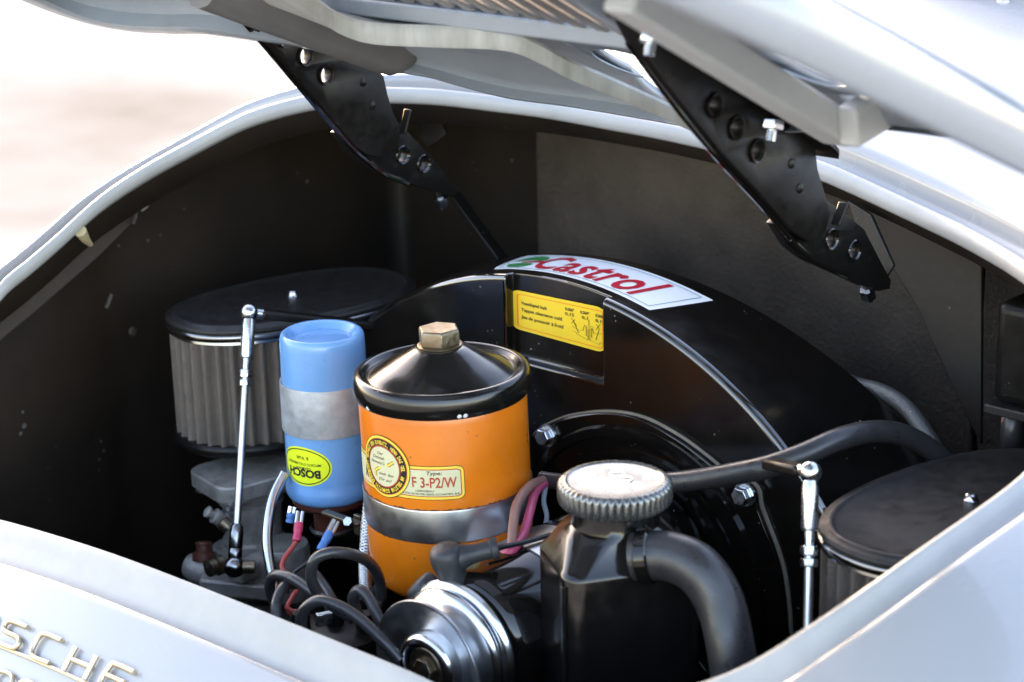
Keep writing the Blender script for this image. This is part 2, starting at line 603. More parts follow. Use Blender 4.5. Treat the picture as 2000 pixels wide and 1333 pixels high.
rA = rim_ring(.004, -.010)
rB = [(x + ox * .016, y + oy * .016, z - .026 + deck(.02, ox, oy)) for (x, y, z), (ox, oy) in zip(RIM, OUT)]
rC, rD = [], []
for (x, y, z), (ox, oy) in zip(RIM, OUT):
    k = .055 + .40 * max(oy, 0) ** 2 - .025 * max(-oy, 0) ** 2
    q = wall_pt(x + ox * k, y + oy * k, 0)
    rC.append((q[0], q[1], z - .055))
    rD.append((q[0], q[1], ZF))
part('bay_tub', G().rings([rA, rB, rC, rD], True, False, True), 'bay_black', body, ang=60)

# firewall felt: two panels with a butt joint
a = .006
mat_poly = [(-.262, .075), (-.262, -.30), (.142, -.30), (.142, .055), (.05, .075)]
g = G().prism([(x, .325, z) for x, z in mat_poly], (0, .006, 0))
part('insulation_mat', g, 'mat_felt', body, bevel=.002, label='grey felt mat on the firewall')
g = G().prism([(x, .323, z) for x, z in [(.147, .05), (.147, -.30), (.40, -.30), (.40, .03)]], (0, .006, 0))
part('insulation_mat', g, 'mat_felt', body, bevel=.002)
# dark gusset plates of the wall
q = [PY(1660, 392, .26), PY(1790, 600, .25), PY(1880, 800, .24), PY(1915, 870, .24), PY(1917, 520, .25), PY(1760, 420, .26)]
part('wall_gusset', G().prism(q, (0, .004, 0)), 'bay_black', body, bevel=.001)
# folded flange along the left wall below the lip, with weld spots
q = [PX(x, y, -.378) for x, y in [(-60, 662), (60, 568), (180, 472), (258, 404), (272, 424), (196, 500), (70, 610), (-60, 716)]]
part('wall_flange', G().prism(q, (-.004, 0, 0)), 'bay_primer', body, bevel=.001)
for pts_ in ([(292, 394), (284, 404), (276, 410)], [(306, 384), (300, 389)], [(266, 402), (265, 420), (260, 438)], [(156, 484), (158, 488)], [(218, 575), (212, 592), (207, 602)]):
    g = G().tube([PX(x, y, -.371) for x, y in pts_], .0016, 8, 4)
    part('weld_spot', g, 'lip_paint' if pts_[0][0] > 280 else 'bay_primer', body)
g = G().tube([PX(157, 452, -.349), PX(166, 466, -.352), PX(177, 478, -.356)], [.0045, .0034, .0018], 10)
part('lip_drip', g, 'cream_sealer', body)
# spot weld rows of the tub
for k in range(9):
    part('spot_weld', G().lathe([(.004, 0), (.003, .0012), (.0001, .0016)], (-.428, -.10 + .045 * k, -.05 - .012 * k), (1, 0, 0), 12), 'bay_primer', body)

# cabin of the car in front of the deck: its tail with the rear window base and seal
CCX, CCY, CCZ, CA, CB, CH = 0, 1.42, .10, .60, .92, .44
rings = []
for k in range(15):
    e_ = R(90 * k / 14)
    rings.append([(CCX + CA * math.cos(e_) ** .8 * math.cos(2 * math.pi * i / 72), CCY + CB * math.cos(e_) ** .8 * math.sin(2 * math.pi * i / 72), CCZ - .04 + CH * math.sin(e_)) for i in range(72)])
cab = part('cabin_roof', G().rings(rings), 'white_paint', body, ang=60)


def cab_pt(az, el, o_=0.0):
    a_, e_ = R(az), R(el)
    return Vector((CCX + (CA + o_) * math.cos(e_) ** .8 * math.sin(a_), CCY - (CB + o_) * math.cos(e_) ** .8 * math.cos(a_), CCZ - .04 + (CH + o_) * math.sin(e_)))


win = [cab_pt(az, 18 + 2.5 * (az / 40) ** 2, .004) for az in range(-44, 45, 4)] + [cab_pt(44 - i, 22 + 24 * i / 10, .004) for i in range(0, 11, 2)] + [cab_pt(az, 50 - (az / 34) ** 2 * 5, .004) for az in range(32, -33, -4)] + [cab_pt(-34 - i, 46 - 24 * i / 10, .004) for i in range(0, 11, 2)]
part('window_seal', G().tube(win, .010, 10, 2, closed=True), 'rubber', body)
g = G()
g.rings([[cab_pt(az, mix(18 + 2.5 * (az / 40) ** 2, 50 - (az / 34) ** 2 * 5, t / 8), .002) for az in range(-40, 41, 4)] for t in range(9)], False)
part('rear_window', g, 'glass_dark', body)
c = PY(1960, 24, .47)
g = G().lathe([(.0001, .006), (.003, .0058), (.0048, .004), (.0052, 0)], (c.x, c.y, .1525), seg=20)
part('trim_clip', g, 'bright_zinc', body)


# raised letters on the rear panel below the opening
def shell_at(x, d):
    """point of the rear shell: along the rear rim at x, distance d down the panel"""
    i = min((k for k in range(NR) if OUT[k][1] < -.6), key=lambda k: abs(RIM[k][0] - x))
    j0 = i
    cand = sorted((k for k in range(NR) if OUT[k][1] < -.6), key=lambda k: abs(RIM[k][0] - x))[:2]
    p, q = cand
    xa, xb = RIM[p][0], RIM[q][0]
    t = 0 if abs(xb - xa) < 1e-6 else (x - xa) / (xb - xa)
    b = RIM[p] + (RIM[q] - RIM[p]) * t
    return Vector((x, b[1] - d, b[2] + .0088 + deck(d, 0, -1)))


def panel_fn(h):
    e = Vector((0, -.93, 0))

    def fn(u, v):
        p = shell_at(u, v)
        n = Vector((0, -.75, .66))
        return p + n * h
    return fn


STROKES = {'P': [[(0, 0), (0, 1), (.75, 1), (1, .85), (1, .6), (.75, .45), (0, .45)]],
           'O': [[(.25, 0), (0, .2), (0, .8), (.25, 1), (.75, 1), (1, .8), (1, .2), (.75, 0), (.25, 0)]],
           'R': [[(0, 0), (0, 1), (.75, 1), (1, .85), (1, .6), (.75, .45), (0, .45)], [(.5, .45), (1, 0)]],
           'S': [[(1, 1), (.22, 1), (0, .86), (0, .66), (.2, .52), (.8, .48), (1, .34), (1, .14), (.78, 0), (0, 0)]],
           'C': [[(1, 1), (.25, 1), (0, .8), (0, .2), (.25, 0), (1, 0)]],
           'H': [[(0, 0), (0, 1)], [(1, 0), (1, 1)], [(0, .5), (1, .5)]],
           'E': [[(1, 1), (.2, 1), (0, .85), (0, 0), (1, 0)], [(0, .5), (.85, .5)]],
           '9': [[(1, .5), (.25, .45), (0, .6), (0, .85), (.25, 1), (.75, 1), (1, .8), (1, .2), (.7, 0), (.1, 0)]],
           '0': [[(.25, 0), (0, .2), (0, .8), (.25, 1), (.75, 1), (1, .8), (1, .2), (.75, 0), (.25, 0)]]}


def letter(ch, x, d, w, h, slant, r, parent):
    g = G()
    for st in STROKES[ch]:
        pts = []
        for a_, b_ in st:
            pts.append(shell_at(x + a_ * w + b_ * slant, d - b_ * h) + Vector((0, -.75, .66)) * .0026)
        g.tube(pts, r, 8, 5)
    return part('badge_letter', g, 'gold_letter', parent, ang=60)


for i, ch in enumerate('PORSCHE'):
    letter(ch, -.063 - .0345 * (6 - i), .0555, .0200, .0098, 0.0, .0016, body)
g = G().tube([shell_at(x, .0565) + Vector((0, -.75, .66)) * .002 for x in np.linspace(-.24, -.05, 12)], .0011, 8, 1)
part('badge_bar', g, 'gold_letter', body)
for i, ch in enumerate('90'):
    letter(ch, -.152 + .024 * i, .0755, .017, .0105, 0.0, .0014, body)

# ================================================================== ENGINE LID
lid = thing('engine_lid', 'raised white engine lid with grey frame and slatted grille', 'engine lid', (0, .15, .11))


def zl(x, y):
    t = min(1, max(0, (x - .22) / .20)); t = t * t * (3 - 2 * t)
    return .186 - .53 * y - .20 * x * x + t * (.003 + .103 * y)


lo = []
for x, y in [(-.114, .034), (-.062, .068), (.0, .070), (.066, .070), (.12, .066), (.19, .044), (.26, .010), (.33, -.022), (.39, -.062), (.420, -.11), (.424, -.18), (.420, -.26), (.412, -.34), (.37, -.41), (.25, -.44),
             (-.20, -.44), (-.29, -.40), (-.322, -.31), (-.328, -.20), (-.326, -.115), (-.314, -.076), (-.285, -.056), (-.246, -.050), (-.205, -.048), (-.155, -.026)]:
    lo.append((x, y))
LO = np.array(catmull(lo, 8, True))
NL = len(LO)
_t = np.roll(LO, -1, 0) - np.roll(LO, 1, 0)
LN = np.stack([_t[:, 1], -_t[:, 0]], 1); LN /= np.linalg.norm(LN, axis=1)[:, None]
if (LO * LN).sum() < 0: LN = -LN
HOLE = np.array([(0.155 * max(-1, min(1, 1.5 * math.cos(t))), -.205 + .145 * max(-1, min(1, 1.35 * math.sin(t)))) for t in
                 [math.atan2((y + .20) / .23, x / .35) for x, y in LO]])


def hemf(x, ny):
    t = min(1, max(0, (x - .10) / .16)); t = t * t * (3 - 2 * t)
    u = min(1, max(0, (x + .18) / .08)); u = u * u * (3 - 2 * u)
    return 1 - max(0, min(1, ny * 1.3)) * (.45 * u + .45 * t)


def lring(off, dz):
    return [(x + nx * off, y + ny * off, zl(x, y) + (dz * hemf(x, ny) if dz < 0 else dz)) for (x, y), (nx, ny) in zip(LO, LN)]


def lmix(t, dz):
    out = []
    for (x, y), (nx, ny), (hx, hy) in zip(LO, LN, HOLE):
        ax_, ay_ = x - nx * .03, y - ny * .03
        px_, py_ = mix(ax_, hx, t), mix(ay_, hy, t)
        out.append((px_, py_, zl(px_, py_) + dz))
    return out


_outer = [lmix(1, .0065), lmix(.66, .0085), lmix(.33, .0095), lmix(0, .0095), lring(-.014, .008), lring(-.005, .003), lring(.001, -.004), lring(.003, -.014), lring(.002, -.022), lring(-.002, -.025)]
_inner = [lring(-.010, -.022), lring(-.012, -.019), lring(-.009, -.016), lring(-.004, -.012), lring(-.006, -.004), lring(-.016, .002), lmix(0, .0055), lmix(.33, .0065), lmix(.66, .006), lmix(1, .0045)]
sk = part('lid_skin', G().rings(_outer + _inner, True, loop=True), 'white_paint', lid, ang=60)
sk.data.materials.append(M['lid_grey_paint'])
for k_, p_ in enumerate(sk.data.polygons):
    p_.material_index = 0 if k_ // NL < len(_outer) - 1 else 1


def cut(o, g):
    """take a solid out of a mesh for good"""
    c = bpy.data.objects.new('cut', g.mesh('cut'))
    COL.objects.link(c)
    m = o.modifiers.new('cut', 'BOOLEAN'); m.operation = 'DIFFERENCE'; m.solver = 'EXACT'; m.object = c
    dg = bpy.context.evaluated_depsgraph_get()
    me = bpy.data.meshes.new_from_object(o.evaluated_get(dg))
    o.modifiers.remove(m)
    old = o.data
    o.data = me
    me.name = old.name
    bpy.data.objects.remove(c)


# inner stiffening panel under the skin with oval lightening holes
def inner_panel(t0, t1, dz):
    return [lmix(t0, dz), lmix(t1, dz), lmix(t1, dz - .0012), lmix(t0, dz - .0012)]


ip = part('inner_panel', G().rings(inner_panel(0.02, .985, .003), True, loop=True), 'lid_grey_paint', lid, ang=40)
for cx_, cy_, ra, rb in ((.092, .016, .032, .026), (.246, -.056, .022, .026)):
    c = Vector((cx_, cy_, 0))
    cut_prof = [(1, -.06), (1, .08)]
    for ob in (ip, sk):
        sy_ = .010 if ob is sk else 0
        gg = G().rings([[(c.x + ra * math.cos(2 * math.pi * k / 28), c.y + sy_ + (rb + sy_) * math.sin(2 * math.pi * k / 28), zl(c.x, c.y) + h) for k in range(28)] for h in (-.05, .06)], True, True, True)
        cut(ob, gg)
# grille slats
for i in range(19):
    x = -.140 + i * .0158
    a_ = Vector((x, -.064, zl(x, -.064) - .001)); b_ = Vector((x, -.346, zl(x, -.346) - .001))
    g = G().beam(a_, b_, .0085, .006)
    part('slat', g, 'slat_metal', lid, bevel=.001)
for (ya, yb) in ((-.056, -.056), (-.353, -.353)):
    g = G().beam((-.155, ya, zl(.1, ya) - .004), (.158, yb, zl(.1, ya) - .004), .013, .010)
    part('grille_bar', g, 'lid_grey_paint', lid, bevel=.0015)
for sx in (-.158, .163):
    g = G().beam((sx, -.060, zl(sx, -.060) - .004), (sx, -.350, zl(sx, -.350) - .004), .008, .010)
    part('grille_bar', g, 'lid_grey_paint', lid, bevel=.0015)

# right frame bar and its return
a_, b_ = PX(1215, -12, .25), PX(1643, 256, .25)
part('frame_bar', G().beam(a_, b_, .018, .0165), 'frame_paint', lid, bevel=.0022, seg=3)
r_a = PX(1655, 250, .264)
r_b = PX(1748, 194, .264)
part('frame_bar', G().beam(r_a, r_b, .012, .021), 'frame_paint', lid, bevel=.002, seg=3)
# left frame bar with rounded end
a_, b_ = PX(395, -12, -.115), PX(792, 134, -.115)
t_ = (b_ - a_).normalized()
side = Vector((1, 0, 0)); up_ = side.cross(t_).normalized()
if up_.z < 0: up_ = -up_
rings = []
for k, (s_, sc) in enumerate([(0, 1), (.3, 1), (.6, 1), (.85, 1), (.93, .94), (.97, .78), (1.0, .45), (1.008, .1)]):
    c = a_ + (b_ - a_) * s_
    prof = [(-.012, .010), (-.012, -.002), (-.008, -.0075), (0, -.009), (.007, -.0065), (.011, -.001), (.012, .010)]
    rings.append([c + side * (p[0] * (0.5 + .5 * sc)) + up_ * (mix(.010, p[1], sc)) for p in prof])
part('frame_bar', G().rings(rings, True, True, True), 'frame_paint_shaded', lid, ang=50, label='grey frame bar with rounded end')

# drip tray under the grille: floor strip and thick front lip
tl = [PY(560, -30, -.13), PY(622, 18, -.105), PY(668, 48, -.088), PY(730, 66, -.075), PY(850, 72, -.065), PY(985, 78, -.058), PY(1055, 104, -.045), PY(1110, 134, -.03), PY(1200, 172, .0), PY(1290, 212, .027), PY(1376, 252, .05)]
tc = [Vector(p) for p in catmull(tl, 6)]
th_ = .0125
rg = []
for i, p in enumerate(tc):
    t = (tc[min(i + 1, len(tc) - 1)] - tc[max(i - 1, 0)]); t.z = 0; t.normalize()
    nrm = Vector((-t.y, t.x, 0))      # into the tray
    tp = i / (len(tc) - 1)
    h = th_ * (1 - .35 * max(0, tp - .5))
    fw_ = .045 if tp < .4 else mix(.045, .014, min(1, (tp - .4) / .25))
    k_ = [(0, -h / 2), (-.001, -h / 2 + .002), (-.001, h / 2 - .002), (0.0006, h / 2), (.003, h / 2), (.0042, h / 2 - .002), (fw_, h / 2 - .002), (fw_, h / 2 - .004), (.003, -h / 2 + .001)]
    rg.append([p + nrm * a2 + Vector((0, 0, b2)) for a2, b2 in k_])
part('drip_tray', G().rings(rg, True, True, True), 'tray_paint', lid, ang=40, label='stained light grey drip tray lip')

# ================================================================== LID HINGES
def hinge(X, label, pts_up, pts_lo, holes_up, holes_lo, rod, brk, extra):
    t = thing('lid_hinge', label, 'hinge', (X, .2, .03), 'black perforated lid hinges')
    to2 = lambda p: (PX(p[0], p[1], X).y, PX(p[0], p[1], X).z)
    def rnd(poly, r=None): return [to2(p) for p in poly]
    org, ex, ey = (X, 0, 0), (0, 1, 0), (0, 0, 1)
    hr = .0058
    up = plate('upper_arm', rnd(pts_up), [circ(*to2(p), hr) for p in holes_up], .006, org, ex, ey, 'black_satin', t)
    lo_ = plate('lower_arm', rnd(pts_lo), [circ(*to2(p), hr * .95) for p in holes_lo], .005, (X - .0075, 0, 0), ex, ey, 'black_satin', t)
    # rolled stiffening flange along the lower edge of the upper arm
    fl = [PX(p[0], p[1], X) + Vector((-.002, 0, 0)) for p in extra['flange']]
    part('edge_flange', G().tube(fl, .0021, 8, 4), 'black_gloss', up)
    for p in holes_up:
        y, z = to2(p)
        part('hole_collar', G().lathe([(hr + .0012, -.0046), (hr + .0010, -.0052), (hr, -.0048), (hr - .0003, 0), (hr, .0042)], (X, y, z), (-1, 0, 0), 28), 'black_satin', up)
    for p in holes_lo:
        y, z = to2(p)
        part('hole_collar', G().lathe([(hr + .001, -.0036), (hr + .0004, -.0044), (hr - .0008, -.0036), (hr - .0008, .003)], (X - .0075, y, z), (-1, 0, 0), 28), 'black_gloss', lo_)
    for p in extra['rivets']:
        y, z = to2(p)
        part('rivet', G().lathe([(.0032, 0), (.003, .001), (.002, .0018), (.0001, .0021)], (X + .003, y, z), (1, 0, 0), 16), 'black_satin', up)
    if rod:
        a, b = PY(*rod[0]), PY(*rod[1])
        part('support_bar', G().beam(a, b, .0035, .011, up=(0, 1, 0)), 'black_satin', t, bevel=.0006)
    # body bracket behind
    q = [PY(*p) for p in brk]
    part('body_bracket', G().prism(q, (0, .003, 0)), 'black_matt', t, bevel=.0006)
    return t, up, to2


hl, hl_up, to2 = hinge(-.17, 'black perforated lid hinge at left beside the bright background',
    [(476, 34), (560, 60), (700, 108), (741, 148), (749, 185), (760, 222), (775, 250), (770, 285), (745, 305), (712, 300), (690, 285), (640, 226), (560, 132)],
    [(668, 262), (700, 235), (742, 214), (768, 240), (806, 262), (842, 300), (884, 350), (902, 376), (893, 386), (850, 372), (800, 356), (756, 342), (716, 318), (692, 298)],
    [(549, 72), (590, 108), (630, 145)], [(757, 276), (795, 305), (836, 322)],
    ((888, 380, .20), (985, 512, .20)),
    [(806, 210, .19), (856, 222, .185), (870, 262, .18), (836, 290, .18), (815, 262, .185)],
    dict(flange=[(478, 40), (560, 135), (640, 230), (690, 287), (715, 310), (757, 342), (800, 358)], rivets=[(702, 160), (720, 205)]))
part('bracket_strap', G().beam(PX(797, 214, -.155), PX(787, 262, -.155), .002, .006, up=(1, 0, 0)), 'black_satin', hl, bevel=.0006)
g = G().tube([PX(852, 356, -.1775), PX(866, 408, -.1775)], .0026, 10, 1); g.hexa(PX(861, 386, -.1775), PX(866, 408, -.1775) - PX(852, 356, -.1775), .009, .006)
part('hinge_stud', g, 'dark_chrome', hl)

hr_, hr_up, to2r = hinge(.17, 'black perforated lid hinge at right with zinc nut and bolt heads',
    [(1206, 28), (1260, 36), (1330, 84), (1480, 196), (1560, 254), (1582, 292), (1586, 330), (1600, 378), (1610, 420), (1602, 452), (1570, 470), (1540, 448), (1480, 380), (1400, 296), (1320, 196), (1232, 80)],
    [(1528, 440), (1560, 408), (1598, 372), (1622, 392), (1660, 420), (1700, 452), (1732, 515), (1752, 552), (1750, 566), (1730, 570), (1700, 560), (1640, 532), (1590, 510), (1555, 484)],
    [(1385, 205), (1427, 248), (1468, 293)], [(1592, 437), (1636, 470), (1680, 492)],
    None,
    [(1655, 392, .18), (1700, 420, .175), (1745, 520, .17), (1728, 548, .17), (1680, 470, .175)],
    dict(flange=[(1234, 84), (1320, 200), (1400, 300), (1480, 386), (1535, 448), (1560, 480), (1600, 512), (1660, 540)], rivets=[(1536, 318), (1552, 366)]))
# top flange lying against the lid frame, with its hooked end
fl = [PX(1212, 30, .178), PX(1330, 78, .178), PX(1470, 178, .178), PX(1560, 248, .178), PX(1614, 288, .178), PX(1618, 304, .178)]
gg = G()
rings = []
pts = [Vector(p) for p in catmull(fl, 4)]
for p in pts:
    rings.append([p + Vector((-.009, 0, .0015)), p + Vector((.007, 0, .0015)), p + Vector((.007, 0, -.0012)), p + Vector((-.009, 0, -.0012))])
gg.rings(rings, True, True, True)
part('top_flange', gg, 'black_satin', hr_up)
for (px, py, L_) in ((1508, 246, .017), (1272, 76, .017)):
    c = PX(px, py, .186)
    ax = Vector((.1, -.35, -.93)).normalized()
    g = G().hexa(c - ax * .003, ax, .0115, .0055)
    part('nut', g, 'bright_zinc', hr_, bevel=.0005)
    g = G().tube([c, c + ax * .0085], .003, 12, 1)
    part('bolt_end', g, 'zinc', hr_)
part('bracket_strap', G().beam(PX(1648, 396, .178), PX(1632, 440, .178), .002, .006, up=(1, 0, 0)), 'black_satin', hr_, bevel=.0006)
g = G().tube([PX(1688, 536, .1625), PX(1698, 588, .1625)], .0026, 10, 1); g.hexa(PX(1694, 566, .1625), PX(1698, 588, .1625) - PX(1688, 536, .1625), .009, .006)
part('hinge_stud', g, 'dark_chrome', hr_)

# ================================================================== FAN SHROUD
SY0, SY1 = .064, .162
C0, R0s = (-.026, -.252), .272
C1, R1s = (-.036, -.380), .389
shroud = thing('fan_shroud', 'large glossy black arched fan shroud with white and yellow stickers', 'fan shroud', (0, .11, -.36))


def srf(a, v, lift=0.0):
    """outer curved surface of the shroud: a = angle from the top, v = 0 at the front edge, 1 at the back"""
    def q(a_, v_):
        x0 = C0[0] + R0s * math.sin(a_); z0 = C0[1] + R0s * math.cos(a_)
        x1 = x0 - .008
        z1 = C1[1] + math.sqrt(max(1e-6, R1s ** 2 - (x1 - C1[0]) ** 2))
        return Vector((x0 + (x1 - x0) * v_, SY0 + (SY1 - SY0) * v_, z0 + (z1 - z0) * v_))
    p = q(a, v)
    if lift:
        e = 1e-3
        n = (q(a + e, v) - p).cross(q(a, v + e) - p).normalized()
        if n.z < 0: n = -n
        p = p + n * lift
    return p


angs = [R(-88 + 176 * i / 110) for i in range(111)]
zb = -.40
RE = .0048                # rounding of the front edge


def section(y, inset):
    v = (y - SY0) / (SY1 - SY0)
    pts = []
    for a in angs:
        p = srf(a, v)
        n = (srf(a + 1e-3, v) - srf(a - 1e-3, v)); n.y = 0; n.normalize()
        pts.append(p - Vector((-n.z, 0, n.x)) * inset)
    pts = [Vector((pts[0].x, y, zb))] + pts + [Vector((pts[-1].x, y, zb))]
    return pts


secs = [section(SY0 + RE * (1 - math.cos(R(90 * k / 7))), RE * (1 - math.sin(R(90 * k / 7)))) for k in range(8)] + [section(SY0 + t, 0) for t in (.03, .06)] + [section(SY1, 0)]
hs = link('housing', G().rings(secs, True, True, True).mesh('housing'), 'shroud_black', shroud)
hs.data.materials.append(M['rim_gloss'])
for p_ in hs.data.polygons:
    if len(p_.vertices) == 4 and p_.center.y < SY0 + RE and p_.center.z > zb + .05 and abs(p_.normal.y) < .98:
        p_.material_index = 1
# recess for the valve label: a bay pressed into the front face
RL, RR_, RB = PY(987, 600, SY0).x, PY(1176, 650, SY0).x, PY(1090, 727, SY0).z
RD = .008
rb_l, rb_r = PY(1000, 702, SY0).z, PY(1172, 748, SY0).z
cutp = [(RL, rb_l), (RR_, rb_r), (RR_, .08), (RL, .08)]
g = G().prism([(x, SY0 - .04, z) for x, z in cutp], (0, .04 + RD, 0))
cut(hs, g)
bm = bmesh.new(); bm.from_mesh(hs.data)
bmesh.ops.remove_doubles(bm, verts=bm.verts, dist=2e-4)
bmesh.ops.recalc_face_normals(bm, faces=bm.faces)
# round every sharp edge of the pressing
sh = [e for e in bm.edges if len(e.link_faces) == 2 and e.calc_face_angle(0) > R(38)]
bmesh.ops.bevel(bm, geom=sh, offset=.0016, segments=3, profile=.5, material=1, affect='EDGES', clamp_overlap=False)
finish(bm, 28)
bm.to_mesh(hs.data); bm.free()
wn_ = hs.modifiers.new('wn', 'WEIGHTED_NORMAL'); wn_.keep_sharp = True; wn_.weight = 90

# white sticker with red writing on the curved top
def solve_srf(px, py, a, v):
    for _ in range(40):
        p = srf(a, v)
        d = np.array(p) - CAM; z = d @ CF
        ex, ey = 1000 + FPX * (d @ CR) / z - px, 666.5 - FPX * (d @ CU) / z - py
        J = []
        for da, dv in ((1e-4, 0), (0, 1e-4)):
            q = np.array(srf(a + da, v + dv)) - CAM; zz = q @ CF
            J.append(((1000 + FPX * (q @ CR) / zz - px - ex) / 1e-4, (666.5 - FPX * (q @ CU) / zz - py - ey) / 1e-4))
        Jm = np.array(J).T
        s = np.linalg.lstsq(Jm, -np.array([ex, ey]), rcond=None)[0]
        a += float(np.clip(s[0], -.1, .1)); v += float(np.clip(s[1], -.2, .2))
    return a, min(max(v, .05), .97)


sa = solve_srf(955, 528, -.15, .2)
sb = solve_srf(1268, 607, .5, .2)
sc_ = solve_srf(1393, 588, .6, .6)
sd = solve_srf(1018, 502, -.1, .7)
st_c = [sa, sb, sc_, sd]


def sticker(lift):
    def fn(s, t):
        a = mix(mix(sa[0], sb[0], s), mix(sd[0], sc_[0], s), t)
        v = mix(mix(sa[1], sb[1], s), mix(sd[1], sc_[1], s), t)
        return srf(a, v, lift)
    return fn


def rnd_end(x0, y0, x1, y1, rl, rrt):
    """long outline, strongly rounded at the left end"""
    pts = []
    n = 40
    for i in range(n + 1): pts.append((mix(x0 + rl, x1 - rrt, i / n), y0))
    pts.append((x1, y0)) if rrt == 0 else None
    for i in range(1, 8): pts.append((x1, mix(y0, y1, i / 8)))
    pts.append((x1, y1)) if rrt == 0 else None
    for i in range(n + 1): pts.append((mix(x1 - rrt, x0 + rl, i / n), y1))
    for i in range(1, 12):
        a = R(90 + 180 * i / 12)
        pts.append((x0 + rl + rl * math.cos(a), (y0 + y1) / 2 + (y1 - y0) / 2 * math.sin(a)))
    return pts


def grid_sticker(g, x0, y0, x1, y1, fn, nx=60, ny=8, rl=.05):
    rows = []
    for j in range(ny + 1):
        t = j / ny
        w = math.sqrt(max(0, 1 - (2 * t - 1) ** 2 * .9))
        xs = x0 + rl * (1 - w)
        rows.append([fn(mix(xs, x1, i / nx), mix(y0, y1, t)) for i in range(nx + 1)])
    g.rings(rows, False)


stk = part('advert_sticker', G(), 'sticker_white', shroud) if False else None
g = G(); grid_sticker(g, 0, 0, 1, 1, sticker(.0003))
stk = part('advert_sticker', g, 'sticker_white', shroud, label='white sticker with red script lettering and green emblem')
g = G()
for pl_, w_ in (([(mix(.05, .965, i / 40), .08) for i in range(41)], .016), ([(mix(.05, .965, i / 40), .92) for i in range(41)], .016), ([(.965, mix(.075, .925, i / 8)) for i in range(9)], .005),
                ([(.05 - .028 * math.sin(math.pi * i / 16), mix(.08, .92, i / 16)) for i in range(17)], .005)):
    ribbon(g, pl_, w_, sticker(.0005))
part('sticker_border', g, 'sticker_teal', stk)
g = G(); write(g, 'Castrol', sticker(.0006), .225, .15, .74, width=.62, bold=.022, shear=.04, space=1.06)
part('sticker_lettering', g, 'sticker_red', stk)
# emblem: two green half rounds parted by a red flash
f6 = sticker(.00055)
g = G()
up_h = [(.045, .52), (.075, .56), (.12, .60), (.165, .60), (.205, .56), (.22, .64), (.215, .76), (.19, .85), (.15, .88), (.11, .86), (.075, .76), (.055, .64)]
fill(g, up_h, f6)
part('emblem_leaf', g, 'sticker_green', stk)
g = G()
fill(g, [(.058, .36), (.10, .40), (.15, .42), (.195, .40), (.205, .30), (.19, .20), (.16, .13), (.12, .12), (.085, .16), (.062, .26)], f6)
part('emblem_leaf', g, 'sticker_green', stk)
g = G(); fill(g, [(.105, .50), (.17, .54), (.235, .56), (.232, .47), (.17, .45), (.11, .45)], sticker(.0007))
part('emblem_flash', g, 'sticker_red', stk)

# yellow valve clearance label in the recess
LY = SY0 + RD - .0004
l_tl, l_bl, l_tr, l_br = PY(1001, 565, LY), PY(1004, 641, LY), PY(1172, 600, LY), PY(1174, 688, LY)
lx0 = (l_tl.x + l_bl.x) / 2
lx1 = (l_tr.x + l_br.x) / 2


def lab(lift):
    def fn(u, v):     # u 0..1 along, v 0..1 up
        zt = mix(l_tl.z, l_tr.z, u); zb_ = mix(l_bl.z, l_br.z, u)
        return Vector((mix(lx0, lx1, u), LY - lift, mix(zb_, zt, v)))
    return fn


g = G(); fill(g, rrect(.0, 0, 1.035, 1, .085, 6), lab(.0002), rings_=1)
lb = part('valve_label', g, 'label_yellow', shroud, label='yellow valve clearance label with black print')
g = G(); ribbon(g, rrect(.055, .085, 1.03, .915, .05, 5), .018, lab(.0004), True)
part('label_border', g, 'label_orange', lb)
g = G()
fl_ = lab(.0005)
write(g, 'Ventilspiel kalt', fl_, .10, .665, .085, width=.30, bold=.018)
write(g, 'Tappet clearance cold', fl_, .10, .495, .085, width=.47, bold=.018)
write(g, 'Jeu de poussoir à froid', fl_, .10, .315, .085, width=.485, bold=.018)
for i, (a_, b_) in enumerate((('0.006"', '0,15'), ('0.004"', '0,1'), ('0.006"', '0,15'))):
    x = .66 + i * .17
    write(g, a_, fl_, x, .765, .072, width=.10, align='C', bold=.018)
    write(g, b_, fl_, x, .655, .072, width=.034 * (len(b_) - 1), align='C', bold=.018)
part('label_print', g, 'ink_black', lb)
g = G()
w_ = .0062
for pl in ([(.69, .43), (.76, .37), (.81, .385), (.815, .47), (.865, .47), (.865, .20)], [(.97, .40), (.93, .37), (.915, .47), (.885, .47), (.885, .20), (.99, .16), (1.0, .21), (1.02, .21)],
           [(.685, .32), (.73, .31), (.74, .27), (.865, .20)], [(.825, .52), (.925, .52), (.925, .49), (.825, .49), (.825, .52)], [(.845, .48), (.845, .28)], [(.905, .48), (.905, .28)], [(.875, .66), (.875, .54)],
           [(.675, .62), (.74, .45)], [(.72, .60), (.68, .49)], [(.70, .56), (.76, .30)], [(.955, .60), (1.0, .50)], [(1.0, .62), (.955, .48)], [(.99, .50), (.95, .24)], [(.97, .40), (1.02, .41)], [(.836, .285), (.854, .285)], [(.896, .285), (.914, .285)]):
    ribbon(g, pl, w_, fl_)
part('label_drawing', g, 'ink_black', lb)

